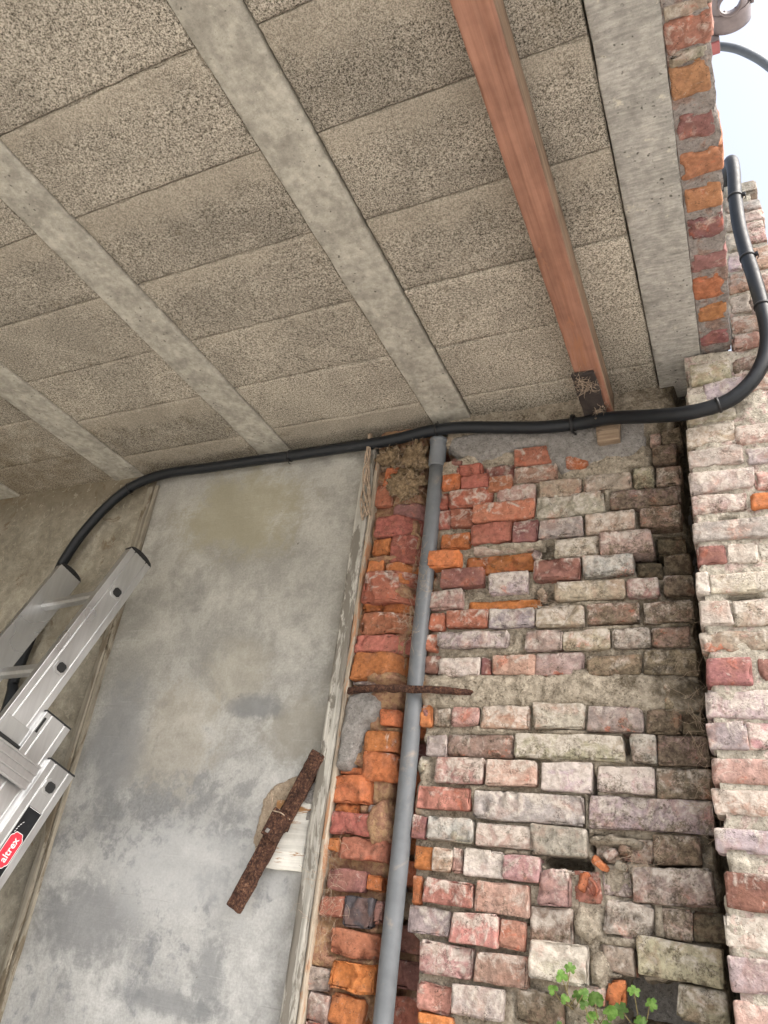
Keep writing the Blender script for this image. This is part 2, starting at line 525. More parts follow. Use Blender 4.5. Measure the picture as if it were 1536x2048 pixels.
def plain_mat(name, col, rough=.5, var=.15, scale=40, spec=.4, dust=None, dustamt=.5, metal=0.0):
    m = Mat(name)
    n = m.noise(scale, 6, .65)
    c = m.scale(col, m.rng(n, .3, .7, 1 - var, 1 + var))
    if dust:
        d = m.rng(m.noise(scale * .45, 7, .7, loc=(5, 2, 8), dist=.6), .5 + (.5 - dustamt) * .5, .72 + (.5 - dustamt) * .5, 0, .75)
        c = m.mix(d, c, dust)
    return m.done(c, m.rng(n, .3, .7, rough - .06, rough + .1), m.bump(n, .08, .002), metal=metal, spec=spec)

# ------------------------------------------------------------------ materials
BRICK = brick_mat()
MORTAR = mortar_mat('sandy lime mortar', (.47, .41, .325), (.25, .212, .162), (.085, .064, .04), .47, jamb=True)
PIERMORTAR = mortar_mat('pale lime mortar', (.56, .51, .425), (.34, .305, .25), (.13, .105, .07), .42, tint=(.50, .36, .33))
GREYMORTAR = mortar_mat('grey cement mortar', (.33, .31, .29), (.22, .205, .19), (.12, .10, .075), .36)
EDGEMORTAR = mortar_mat('mauve grey mortar', (.36, .325, .30), (.24, .21, .195), (.12, .095, .08), .40, tint=(.30, .19, .15))
TANPLASTER = mortar_mat('tan plaster edge', (.48, .39, .29), (.33, .26, .19), (.2, .13, .08), .35)
BLOCK = block_mat()
RIB = rib_mat('worn rib concrete', (.31, .29, .248), (.45, .425, .365))
EDGE = rib_mat('shuttered edge concrete', (.32, .305, .275), (.40, .38, .345), 75, lines=True)
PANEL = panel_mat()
PLASTER = plaster_mat()
TIMBER = wood_mat('red brown stained timber', (.25, .118, .078), (.335, .172, .118), 'Y', .8, wear=(.31, .145, .085), amt=.35)
PALESIDE = wood_mat('sawn beam side', (.19, .125, .085), (.29, .205, .145), 'Y', 1.0)
RAWWOOD = wood_mat('raw sawn softwood', (.24, .17, .115), (.36, .27, .19), 'X', 1.2, wear=(.17, .12, .085), amt=.4)
OLDPAINT = wood_mat('weathered white paint on wood', (.30, .285, .25), (.46, .44, .39), 'Z', 1.2, wear=(.17, .155, .13), amt=.55, rough=.8)
TANWOOD = wood_mat('bare weathered wood edge', (.29, .235, .175), (.42, .36, .285), 'Z', 1.0, wear=(.34, .19, .11), amt=.45, rough=.85)
DIRTLATH = wood_mat('dirty old lath', (.21, .185, .14), (.33, .30, .24), 'Z', 1.1, wear=(.14, .115, .08), amt=.4, rough=.85)
PAINTBOARD = wood_mat('flaking white board', (.62, .60, .54), (.74, .72, .66), 'X', .8, wear=(.36, .19, .08), amt=.42, rough=.6)
RUST = rust_mat()
ALU = alu_mat()
ALUDARK = alu_mat('dark grey aluminium', (.42, .42, .41), .45)  # darker, rougher aluminium for the grey ladder sticker
PVC = plain_mat('grey pvc', (.135, .145, .155), .40, .1, 30, dust=(.36, .29, .22), dustamt=.40)
BLACKPE = plain_mat('black polyethylene', (.009, .011, .014), .42, .2, 60, spec=.35, dust=(.045, .045, .046), dustamt=.34)
TIE = plain_mat('black nylon', (.012, .012, .013), .45, .1, 80)
GREYPE = plain_mat('grey conduit plastic', (.10, .115, .13), .4, .1, 60)
BROWNPVC = plain_mat('grey brown gutter pvc', (.20, .165, .165), .4, .12, 40)
REDTRIM = plain_mat('red painted trim', (.34, .11, .11), .5, .1, 40)
TAR = plain_mat('tarred timber end', (.040, .031, .028), .85, .35, 60, dust=(.12, .09, .07), dustamt=.42)
NEST = plain_mat('dusty fibre', (.20, .145, .09), .95, .5, 160, spec=.05, dust=(.09, .065, .04), dustamt=.5)
WEB = plain_mat('dusty cobweb', (.36, .28, .21), .95, .3, 90, spec=.05)
STEM = plain_mat('plant stem', (.16, .13, .05), .7, .2, 60)
BLACKCAP = plain_mat('black rubber cap', (.018, .018, .018), .6, .15, 60)
STICKERBLACK = plain_mat('black sticker film', (.010, .011, .013), .35, .1, 60, dust=(.05, .05, .05), dustamt=.35)
STICKERRED = plain_mat('red badge film', (.70, .035, .06), .4, .04, 30)
STICKERWHITE = plain_mat('white print', (.80, .80, .80), .5, .03, 30)
def leaf_mat():
    m = Mat('fresh green leaf')
    oi = m.objinfo()
    n = m.noise(120, 4, .6)
    c = m.mix(m.rng(n, .3, .7), (.085, .185, .03), (.19, .32, .08))
    c = m.scale(c, m.rng(oi['Random'], 0, 1, .6, 1.3))
    m.b.inputs['Subsurface Weight'].default_value = 0.0
    tr = m.t.nodes.new('ShaderNodeBsdfTranslucent')
    m.setin(tr.inputs['Color'], m.scale(c, 1.2))
    mx = m.t.nodes.new('ShaderNodeMixShader')
    mx.inputs[0].default_value = .3
    mat = m.done(c, .5, m.bump(n, .3, .001))
    m.L(m.b.outputs[0], mx.inputs[1])
    m.L(tr.outputs[0], mx.inputs[2])
    m.L(mx.outputs[0], m.out.inputs[0])
    return mat
LEAF = leaf_mat()
def ground_mat():
    m = Mat('trodden concrete yard')
    n1 = m.noise(.8, 8, .65)
    n2 = m.noise(12, 7, .7)
    c = m.mix(m.rng(n1, .35, .65), (.41, .395, .365), (.50, .485, .45))
    return m.done(m.scale(c, m.rng(n2, .3, .7, .85, 1.12)), .9, m.bump(n2, .4, .01))
GROUND = ground_mat()

# ------------------------------------------------------------------ ground
g = mesh_obj('ground', [(-300, -300, 0), (300, -300, 0), (300, 300, 0), (-300, 300, 0)], [(0, 1, 2, 3)], GROUND)
g['kind'] = 'structure'

# ------------------------------------------------------------------ ceiling: beam-and-block floor seen from below
CZ = EYE + 1.25                   # underside
Y0 = -0.55                        # the slab ends just behind the camera
ceiling = MB().box(-3.4, .062, Y0, 1.80, CZ + .125, CZ + .20).build('ceiling', RIB)
ceiling['kind'] = 'structure'
RIBS = [(-.725, -.611), (-1.333, -1.217), (-1.962, -1.828), (-2.575, -2.455), (-3.19, -3.07)]
for i, (a, b) in enumerate(RIBS):
    V, F = rough_box(a, b, Y0, 1.80, CZ - .004, CZ + .12, (.022, .022, .06), .003, .0012, .002, 40 + i, freq=9, efreq=30)
    mesh_obj('concrete_joist', V, F, RIB, ceiling, True)
V, F = rough_box(-.108, -.003, Y0, 1.66, CZ - .004, CZ + .12, (.02, .018, .06), .003, .0014, .003, 61, freq=14, efreq=36)
eb = mesh_obj('edge_beam', V, F, EDGE, ceiling, True)
BAYS = [(-.606, -.1105), (-1.2155, -.7265), (-1.8265, -1.3345), (-2.453, -1.9635), (-3.066, -2.579)]
rb = random.Random(3)
for bi, (a, b) in enumerate(BAYS):
    off = [.008, 0, .004, -.05, .03][bi]
    k = 0
    y1 = 1.70
    yj = 1.503 + off
    while y1 > Y0 + .02:
        y0 = max(yj, Y0)
        dz = rb.uniform(-.002, .002)
        V, F = rough_box(a + rb.uniform(0, .001), b - rb.uniform(0, .001), y0 + .0010, y1 - .0010, CZ + dz, CZ + .115,
                         (.016, .0135, .06), .003, .0010, .0045, 100 + bi * 20 + k, freq=20, efreq=70)
        o = mesh_obj('infill_block', V, F, BLOCK, ceiling, True)
        y1 = y0
        yj = y0 - .206 + rb.uniform(-.003, .003)
        k += 1

# ------------------------------------------------------------------ bricks
KEYS = {  # colour, lime skin, dirt, fresh spalls
    'R': ((.34, .125, .085), .42, .41, .3), 'O': ((.43, .15, .058), .36, .42, .2), 'P': ((.375, .24, .20), .52, .45, .35),
    'M': ((.205, .10, .085), .40, .39, .2), 'L': ((.325, .285, .265), .49, .43, .2), 'G': ((.32, .275, .215), .52, .46, .2),
    'W': ((.47, .41, .37), .58, .43, .6), 'T': ((.35, .285, .235), .52, .48, .5), 'B': ((.24, .18, .135), .47, .52, .4),
    'Q': ((.36, .175, .135), .49, .44, .3), 'K': ((.085, .066, .05), .38, .56, .1), 'D': ((.075, .072, .070), .34, .36, 0)}
br = random.Random(11)
def put_brick(parent, x0, x1, z0, z1, yf, key, depth=.065, chamfer=None, lime=0.0, dirt=0.0, amp=.0030, name='brick', grow=.0002, fl=1.0):
    col, lm, dr, sp = KEYS[key]
    x0, x1, z0, z1 = x0 - grow, x1 + grow, z0 - grow, z1 + grow
    V, F = rough_box(x0, x1, yf, yf + depth, z0, z1, (.0058, .013, .0058), br.uniform(.003, .0055), amp * .62, br.uniform(.004, .011),
                     br.uniform(0, 90), freq=20, wob=.0014, chamfer=chamfer, flake=br.choice((0, 0, .004, .006, .009)) * fl)
    cx, cz = (x0 + x1) / 2, (z0 + z1) / 2
    V = [Vector((v.x - cx, v.y - yf, v.z - cz)) for v in V]
    o = mesh_obj(name, V, F, BRICK, parent, True, loc=(cx, yf, cz))
    o.rotation_euler = (br.uniform(-.05, .03), br.gauss(0, .007), br.uniform(-.035, .035))
    j = br.uniform(.86, 1.14)
    o.color = (min(1, col[0] * j), col[1] * j * br.uniform(.9, 1.1), col[2] * j * br.uniform(.9, 1.12), 1)
    o['lime'] = lm + lime + br.uniform(-.08, .08)
    o['dirt'] = dr + dirt + br.uniform(-.04, .05)
    o['spall'] = sp if br.random() < .8 else 0.0
    return o

def heightfield(name, x0, x1, z0, z1, step, yfun, mat, parent, keep=None):
    nx, nz = int(round((x1 - x0) / step)), int(round((z1 - z0) / step))
    xs, zs = np.linspace(x0, x1, nx + 1), np.linspace(z0, z1, nz + 1)
    XX, ZZ = np.meshgrid(xs, zs, indexing='ij')
    YY = yfun(XX, ZZ)
    V = np.stack([XX, YY, ZZ], -1).reshape(-1, 3)
    I = np.arange((nx + 1) * (nz + 1)).reshape(nx + 1, nz + 1)
    Q = np.stack([I[:-1, :-1], I[1:, :-1], I[1:, 1:], I[:-1, 1:]], -1).reshape(-1, 4)
    if keep is not None:
        ok = keep(XX, ZZ)
        ok = (ok[:-1, :-1] & ok[1:, :-1] & ok[1:, 1:] & ok[:-1, 1:]).reshape(-1)
        Q = Q[ok]
    me = bpy.data.meshes.new(name)
    me.from_pydata(V.tolist(), [], Q.tolist())
    me.polygons.foreach_set('use_smooth', [True] * len(me.polygons))
    me.materials.append(mat)
    bm = bmesh.new()
    bm.from_mesh(me)
    bmesh.ops.delete(bm, geom=[v for v in bm.verts if not v.link_faces], context='VERTS')
    bm.to_mesh(me)
    bm.free()
    return link(bpy.data.objects.new(name, me), parent)

def nfield(XX, ZZ, f, seed, o=4):
    out = np.empty(XX.size)
    xs, zs = XX.ravel(), ZZ.ravel()
    for i in range(xs.size):
        out[i] = noise.fractal(Vector((xs[i] * f + seed, seed * 1.7, zs[i] * f)), 1.0, 2.0, o)
    return out.reshape(XX.shape)

def sstep(v, a, b):
    t = np.clip((v - a) / (b - a), 0, 1)
    return t * t * (3 - 2 * t)

def rect_dist(XX, ZZ, rects):
    d = np.full(XX.shape, 9.0)
    for (a, b, c, e) in rects:
        dx = np.maximum(np.maximum(a - XX, XX - b), 0)
        dz = np.maximum(np.maximum(c - ZZ, ZZ - e), 0)
        d = np.minimum(d, np.hypot(dx, dz))
    return d

# surveyed pieces in millimetres: x from, x to, height from, height to relative to eye level, kind, set-back
RIGHT_WALL = [(-642,-573,1059,1095,"R",6), (-572,-481,1044,1087,"M",22), (-482,-369,1064,1119,"R",2), (-678,-630,1015,1063,"O",-6), (-628,-549,1013,1054,"R",2), (-547,-484,994,1039,"R",-4), (-482,-368,1013,1060,"P",0), (-691,-659,961,1009,"R",0), 
    (-655,-536,958,1011,"R",-4), (-523,-423,951,1005,"P",2), (-692,-650,904,957,"R",2), (-647,-586,902,952,"R",0), (-585,-422,904,958,"R",-4), (-671,-590,838,883,"O",4), (-587,-481,845,901,"R",-2), (-477,-414,836,896,"M",-6), 
    (-695,-610,781,828,"O",-14), (-601,-424,766,815,"O",16), (-659,-547,728,777,"M",-8), (-533,-436,704,759,"W",2), (-685,-600,672,723,"P",-4), (-586,-408,667,694,"O",18), (-682,-641,618,664,"R",2), (-636,-531,621,665,"R",-2), 
    (-528,-418,617,664,"L",-2), (-690,-657,566,607,"R",-4), (-656,-480,570,609,"L",-3), (-412,-308,957,1006,"G",0), (-299,-189,958,1006,"G",-2), (-183,-135,959,1017,"G",4), (-132,-75,958,1011,"B",4), (-418,-253,898,959,"G",-6), 
    (-239,-80,902,955,"B",2), (-411,-305,843,892,"L",-4), (-298,-185,845,896,"T",-3), (-174,-83,850,899,"B",2), (-372,-269,786,837,"T",-2), (-265,-148,782,840,"T",-8), (-143,-79,788,834,"K",34), (-421,-311,730,781,"M",-10), 
    (-305,-191,732,782,"W",-6), (-186,-133,729,767,"K",24), (-128,-72,732,783,"K",22), (-370,-213,675,721,"T",-4), (-210,-141,676,720,"P",-4), (-132,-70,676,722,"B",0), (-415,-305,614,664,"G",-2), (-297,-184,616,663,"B",-4), 
    (-176,-74,613,661,"B",0), (-140,-115,1075,1112,"P",6), (-136,-82,1020,1070,"B",0), (-112,-67,1072,1116,"B",4), (-687,-649,511,553,"M",4), (-647,-546,501,547,"W",0), (-543,-520,505,547,"M",8), (-516,-416,504,551,"P",0), 
    (-683,-655,384,432,"O",-4), (-650,-610,385,425,"B",4), (-608,-541,388,429,"P",0), (-534,-426,382,433,"P",-2), (-662,-616,319,365,"L",4), (-634,-523,262,317,"P",-6), (-516,-406,262,314,"P",-6), (-671,-549,207,252,"Q",-4), 
    (-680,-645,146,192,"M",0), (-642,-540,147,192,"L",-4), (-438,-354,559,606,"T",-2), (-353,-249,557,602,"T",-3), (-244,-165,558,601,"L",-5), (-163,-85,559,601,"B",0), (-415,-308,500,552,"T",0), (-300,-186,498,541,"B",0), 
    (-181,-75,498,552,"B",0), (-144,-78,426,477,"G",2), (-416,-306,384,438,"G",0), (-300,-189,379,431,"T",-2), (-181,-116,378,427,"B",2), (-115,-74,378,419,"K",4), (-456,-229,320,371,"G",-6), (-215,-165,319,374,"L",-4), 
    (-164,-71,317,374,"B",2), (-396,-292,256,313,"W",-8), (-282,-173,260,310,"W",-6), (-170,-69,253,311,"B",2), (-540,-310,193,249,"L",-4), (-300,-72,193,252,"L",-2), (-645,-539,145,176,"L",-4), (-532,-400,142,185,"T",-6), 
    (-669,-626,88,133,"O",4), (-625,-582,86,130,"P",-2), (-580,-560,87,132,"P",0), (-556,-472,83,134,"W",-4), (-471,-396,83,129,"P",-8), (-667,-647,19,73,"O",6), (-638,-534,26,71,"Q",-4), (-527,-418,21,77,"P",-6), 
    (-668,-580,-31,18,"L",-2), (-574,-479,-38,17,"Q",-6), (-477,-426,-36,14,"Q",-2), (-638,-529,-97,-43,"P",-2), (-521,-418,-98,-46,"P",-4), (-638,-566,-159,-113,"Q",-2), (-565,-463,-156,-105,"L",-4), (-631,-561,-181,-162,"O",0), 
    (-614,-462,321,369,"B",12), (-579,-424,818,837,"G",4), (-416,-305,135,189,"L",-6), (-292,-242,133,177,"T",26), (-240,-185,137,178,"T",18), (-182,-98,137,188,"B",0), (-396,-340,46,109,"P",-4), (-338,-281,58,115,"Q",4), 
    (-279,-229,74,122,"G",0), (-223,-82,71,131,"G",-4), (-416,-335,-23,43,"B",4), (-273,-188,11,66,"T",0), (-171,-122,14,64,"T",2), (-121,-67,18,64,"K",6), (-411,-305,-78,-16,"W",-6), (-286,-225,-50,-6,"T",-4), 
    (-218,-78,-48,12,"G",-6), (-273,-244,-100,-61,"O",8), (-156,-76,-107,-52,"G",0), (-349,-278,-105,-75,"T",8), (-440,-352,-149,-96,"B",6)]
JAMB = [(-885,-799,1122,1171,"B",6,.8), (-860,-822,1057,1120,"O",-2,.8), (-887,-832,998,1063,"R",4,.8), (-826,-726,954,999,"M",16,.7), (-868,-723,895,957,"R",-4,.5), (-875,-818,845,892,"O",4,1), (-815,-736,815,895,"R",-2,.5), (-879,-831,789,830,"O",2,1), 
    (-824,-732,755,815,"O",4,.5), (-874,-737,700,785,"R",-16,.62), (-875,-825,681,728,"O",2,1), (-824,-738,675,720,"O",14,.6), (-872,-736,617,674,"R",-4,.6), (-885,-734,567,614,"R",-4,.65), (-879,-735,496,565,"O",-8,.65), (-874,-793,484,509,"G",2,1), 
    (-789,-739,386,424,"O",4,.7), (-822,-737,324,372,"O",0,.8), (-820,-735,260,324,"O",-2,.8), (-881,-820,272,290,"O",10,1), (-884,-785,209,268,"O",-8,.7), (-877,-820,184,206,"O",4,1), (-879,-740,142,188,"R",-6,.8), (-882,-850,106,133,"O",2,1), 
    (-848,-737,94,138,"R",-4,.8), (-794,-744,192,210,"G",6,1), (-869,-780,30,71,"M",0,1), (-779,-741,36,67,"O",8,1), (-880,-823,-24,17,"R",0,1), (-819,-752,-37,20,"D",-6,1), (-751,-734,-23,16,"M",4,1), (-843,-737,-91,-44,"R",0,.8), 
    (-833,-737,-150,-100,"O",-4,.8), (-827,-753,-208,-160,"O",2,.9), (-890,-836,-160,-120,"G",2,1), (-880,-830,-217,-163,"G",4,1)]
PIER = [(-47,53,1048,1081,"G",0), (48,135,975,1023,"P",0), (-51,46,989,1039,"G",1), (-51,55,933,978,"L",0), (64,152,925,963,"L",-2), (-53,71,867,914,"L",-2), (74,144,859,901,"P",0), (-52,50,815,856,"T",0), 
    (61,138,816,847,"O",-2), (-56,129,750,793,"L",-2), (-53,0,697,735,"M",-2), (2,57,694,736,"W",0), (62,122,692,732,"W",0), (-59,-37,634,679,"W",0), (-34,114,633,671,"W",0), (-58,-3,566,616,"G",2), 
    (-1,106,562,614,"T",0), (-61,99,512,550,"T",0), (-55,21,447,496,"M",-3), (34,92,455,493,"M",0), (-62,48,385,435,"W",0), (-64,0,328,373,"L",-2), (1,76,330,374,"P",-2), (-61,68,270,310,"P",0), 
    (-64,61,218,257,"P",0), (-67,53,157,192,"L",0), (-57,30,70,123,"M",-3), (-64,23,13,60,"W",0), (-64,29,-45,0,"L",0), (-61,22,-94,-59,"P",0), (-29,53,1157,1214,"G",-2), (-39,-6,1109,1153,"G",0), 
    (-3,76,1109,1159,"L",0), (80,182,1111,1154,"P",0), (62,110,1173,1214,"B",0), (113,189,1161,1205,"P",0), (68,122,1240,1280,"P",0), (124,197,1217,1266,"P",0), (71,137,1289,1339,"P",0), (140,205,1278,1324,"L",0), 
    (73,116,1352,1402,"W",0), (119,212,1335,1387,"L",0), (78,135,1415,1477,"P",0), (138,221,1396,1460,"P",0), (84,111,1490,1550,"W",0), (115,208,1476,1551,"P",0), (86,121,1558,1617,"W",0), (127,173,1569,1640,"P",0), 
    (90,123,1627,1687,"G",0), (128,178,1649,1680,"W",0), (96,131,1695,1750,"L",0), (133,175,1687,1725,"L",0), (101,173,1755,1795,"L",0)]
SOFFIT = [(-2,69,690,708,"G"), (-2,68,713,762,"R"), (0,59,769,781,"G"), (-3,59,785,842,"O"), (-2,61,879,924,"M"), (-3,66,951,1003,"O"), (-2,63,1027,1083,"O"), (-2,66,1103,1154,"M"), 
    (-4,66,1196,1239,"M"), (-5,62,1265,1322,"O"), (-3,65,1352,1395,"O"), (-3,64,1439,1480,"M")]


mm = lambda r: (r[0] / 1000, r[1] / 1000, EYE + r[2] / 1000, EYE + r[3] / 1000)
FACE = 1.600                      # face of the brick wall
wall = empty('brick_wall', (-.45, FACE, 0))
tag(wall, 'old weathered brick wall with a chase behind the grey pipe', 'brick wall')
rects = []
setback = []
CH_R = [(1.3, -.672), (1.09, -.690), (.95, -.703), (.83, -.69), (.63, -.693), (.41, -.688), (.33, -.665), (.18, -.684), (0, -.672), (-.06, -.645), (-.4, -.632)]
def chase_right(z):
    return np.interp(-(z - EYE), [-a for a, b in CH_R], [b for a, b in CH_R])
for r in RIGHT_WALL:
    x0, x1, z0, z1 = mm(r)
    rects.append((x0, x1, z0, z1))
    setback.append(r[5] / 1000)
    near = sstep(np.array((x0 + x1) / 2), -.34, -.06)          # corner by the pier: earth and moss, plus its shade put into the colour
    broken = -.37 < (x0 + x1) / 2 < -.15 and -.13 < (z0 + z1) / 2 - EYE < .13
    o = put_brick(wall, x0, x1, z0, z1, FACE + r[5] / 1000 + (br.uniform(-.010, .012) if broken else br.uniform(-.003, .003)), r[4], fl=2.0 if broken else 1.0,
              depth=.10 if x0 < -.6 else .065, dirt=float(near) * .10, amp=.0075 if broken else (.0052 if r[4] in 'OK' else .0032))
    if broken:
        o.rotation_euler = (br.uniform(-.12, .08), br.uniform(-.07, .07), br.uniform(-.12, .12))
for r in JAMB:
    x0, x1, z0, z1 = mm(r)
    rects.append((x0, x1, z0, z1))
    setback.append(.004 + r[5] / 1000)
    put_brick(wall, x0, x1, z0, z1, FACE + .004 + r[5] / 1000, r[4], depth=.10, chamfer=r[6] if r[6] < 1 else None, amp=.0065, lime=-.03, fl=1.5)
# courses below the picture and bricks at the back of the chase
z = EYE - .215
row = 0
while z > .02:
    x = -.64 - .05 * (row % 2)
    while x < -.06:
        wd = br.choice((.098, .1, .2, .205))
        put_brick(wall, x, min(x + wd, -.05), z - .05, z, FACE + br.uniform(-.004, .004), br.choice('PLTGBR'), depth=.06)
        rects.append((x, min(x + wd, -.05), z - .05, z))
        x += wd + .011
    put_brick(wall, -.875, -.745, z - .05, z, FACE + .004, br.choice('ORP'), depth=.10)
    rects.append((-.875, -.745, z - .05, z))
    z -= .064
    row += 1
z = EYE - .2
while z < CZ - .08:
    put_brick(wall, -.75 + br.uniform(-.02, .02), -.655 + br.uniform(-.01, .03), z, z + .05, FACE + .085, br.choice('RMOB'), depth=.06)
    z += .064
HOLES = [(-.350, EYE + .124, .050, .019, .11), (-.292, EYE + .160, .010, .024, .06), (-.188, EYE - .118, .085, .072, .20),
         (-.415, EYE + .022, .010, .014, .05), (-.222, EYE - .032, .008, .026, .05), (-.224, EYE + .364, .010, .030, .04),
         (-.294, EYE + .271, .011, .030, .04), (-.650, EYE + 1.136, .050, .026, .07), (-.401, EYE + .818, .030, .026, .05),
         (-.399, EYE + .692, .032, .024, .05), (-.156, EYE + .775, .045, .034, .05), (-.146, EYE + .132, .042, .009, .05),
         (-.198, EYE + .925, .025, .012, .04)]
def wall_y(XX, ZZ):
    d = rect_dist(XX, ZZ, rects)
    n1 = nfield(XX, ZZ, 22, 3.3)
    n2 = nfield(XX, ZZ, 75, 8.1, 3)
    n0 = nfield(XX, ZZ, 6, 23.3, 3)
    dep = .0035 + .0155 * sstep(n0, -.35, .15) + .007 * n1 + .004 * n2
    dep = np.maximum(dep - .013 * sstep(d, .010, .022), .001 + .003 * n1)
    dep = np.where(d <= 0, np.maximum(dep, .018), dep)
    for (a, b, c, e), sb in zip(rects, setback):
        if sb > .003:
            ins = (XX > a - .004) & (XX < b + .004) & (ZZ > c - .004) & (ZZ < e + .004)
            dep = np.where(ins, np.maximum(dep, sb + .012), dep)
    for (hx, hz, rx, rz, hd) in HOLES:
        q = np.hypot((XX - hx) / rx, (ZZ - hz) / rz) + .35 * n1
        dep = dep + hd * (1 - sstep(q, .7, 1.05))
    dep = dep + .09 * sstep(XX, -.080 + .012 * n1, -.070 + .012 * n1)        # open slot against the pier
    q = np.hypot((XX + .10) / .09, (ZZ - EYE - .86) / .20) + .5 * n1
    dep = dep + .030 * (1 - sstep(q, .5, 1.1))
    dep = dep + .008 * (1 - sstep(XX, -.74, -.70))
    xr = chase_right(ZZ)
    inch = sstep(XX, -.748 + .012 * n1, -.742 + .012 * n1) * (1 - sstep(XX, xr - .004 + .006 * n1, xr + .003 + .006 * n1))
    dep = dep + inch * (.105 + .012 * n1)
    return FACE + dep
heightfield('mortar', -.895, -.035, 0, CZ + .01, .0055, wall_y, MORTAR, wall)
MB().box(-.93, -.03, 1.735, 1.80, 0, CZ + .10).build('core', GREYMORTAR, wall)

# splintered bricks round the hollow in the lower right
for (x, z_, w_, h_, k, a, t) in [(-.285, .128, .030, .012, 'O', .6, .03), (-.262, .146, .026, .016, 'P', -.7, .03), (-.243, .128, .020, .014, 'T', .3, .026), (-.315, .095, .014, .034, 'O', .35, .022),
                                 (-.30, .085, .018, .03, 'R', -.5, .02), (-.345, .104, .028, .010, 'T', .05, .02), (-.232, .158, .022, .012, 'B', .2, .03),
                                 (-.415, .80, .018, .02, 'G', .5, .03), (-.40, .70, .016, .022, 'B', -.5, .03), (-.64, 1.11, .03, .012, 'M', .2, .03), (-.59, 1.118, .025, .012, 'K', -.2, .03),
                                 (-.668, .305, .02, .035, 'G', .2, .04), (-.672, .41, .012, .02, 'M', .3, .02), (-.235, .012, .016, .02, 'T', .6, .02)]:
    o = put_brick(wall, x - w_ / 2, x + w_ / 2, EYE + z_ - h_ / 2, EYE + z_ + h_ / 2, FACE - .004 + br.uniform(0, .01), k, depth=t, amp=.004, name='brick_shard')
    o.rotation_euler = (br.uniform(-.4, .4), a, br.uniform(-.5, .5))

put_brick(wall, -.25, -.16, EYE - .17, EYE - .12, FACE + .13, 'K', depth=.05)
put_brick(wall, -.23, -.14, EYE - .112, EYE - .06, FACE + .14, 'K', depth=.05)

# smears and patches of mortar or plaster: an irregular lens of real thickness
def patch(name, poly, y, thick, mat, parent, edge=.012, step=.0045, seed=1.0, rough_=.003):
    P = [(a, EYE + b) for a, b in poly]
    xs, zs = [p[0] for p in P], [p[1] for p in P]
    def sd(XX, ZZ):
        d = np.full(XX.shape, 9.0)
        ins = np.zeros(XX.shape, bool)
        for i in range(len(P)):
            (ax, az), (bx, bz) = P[i], P[(i + 1) % len(P)]
            t = np.clip(((XX - ax) * (bx - ax) + (ZZ - az) * (bz - az)) / ((bx - ax) ** 2 + (bz - az) ** 2), 0, 1)
            d = np.minimum(d, np.hypot(XX - ax - t * (bx - ax), ZZ - az - t * (bz - az)))
            cr = ((az > ZZ) != (bz > ZZ)) & (XX < (bx - ax) * (ZZ - az) / (bz - az + 1e-12) + ax)
            ins ^= cr
        return np.where(ins, d, -d) + .006 * nfield(XX, ZZ, 40, seed)
    def yf(XX, ZZ):
        q = sd(XX, ZZ)
        return y - thick * sstep(q, -.002, edge) + .022 * (1 - sstep(q, -.007, .003)) - rough_ * nfield(XX, ZZ, 28, seed + 4)
    return heightfield(name, min(xs) - .02, max(xs) + .02, min(zs) - .02, max(zs) + .02, step, yf, mat, parent,
                       keep=lambda XX, ZZ: sd(XX, ZZ) > -.009)
patch('cement_patch', [(-.675, 1.155), (-.66, 1.19), (-.50, 1.195), (-.37, 1.195), (-.30, 1.18), (-.17, 1.18), (-.145, 1.13), (-.145, 1.075), (-.19, 1.045),
                       (-.25, 1.05), (-.35, 1.025), (-.385, 1.065), (-.40, 1.125), (-.48, 1.125), (-.51, 1.10), (-.58, 1.10), (-.635, 1.125)],
      FACE + .006, .010, GREYMORTAR, wall, seed=2.2)
put_brick(wall, -.342, -.288, EYE + 1.033, EYE + 1.066, FACE - .010, 'O', depth=.03, lime=.1)
patch('cement_patch', [(-.878, .455), (-.835, .47), (-.79, .44), (-.80, .40), (-.83, .375), (-.832, .33), (-.85, .285), (-.888, .28), (-.886, .37)],
      FACE + .004, .016, GREYMORTAR, wall, seed=5.2)
# a band of coarse mortar round the iron tie
patch('mortar_band', [(-.69, .475), (-.69, .51), (-.5, .505), (-.3, .515), (-.1, .50), (-.06, .45), (-.1, .41), (-.3, .43), (-.5, .43), (-.68, .425), (-.69, .455)],
      FACE + .009, .011, MORTAR, wall, seed=7.7, rough_=.009, edge=.02)
for q in [(-.76, .17, .035, .05), (-.79, .50, .05, .02), (-.77, .73, .03, .018), (-.84, .83, .05, .012), (-.255, .172, .055, .011),
          (-.31, .02, .030, .038), (-.285, -.05, .020, .035), (-.32, -.105, .03, .022), (-.47, .83, .08, .014)]:
    a = random.uniform(0, 6)
    pts = [(q[0] + q[2] * math.cos(t) * random.uniform(.7, 1.1), q[1] + q[3] * math.sin(t) * random.uniform(.7, 1.1)) for t in [i * .7 for i in range(9)]]
    patch('mortar_lump', pts, FACE + .008, .016, MORTAR, wall, seed=a * 3 + 1, step=.005, rough_=.005)

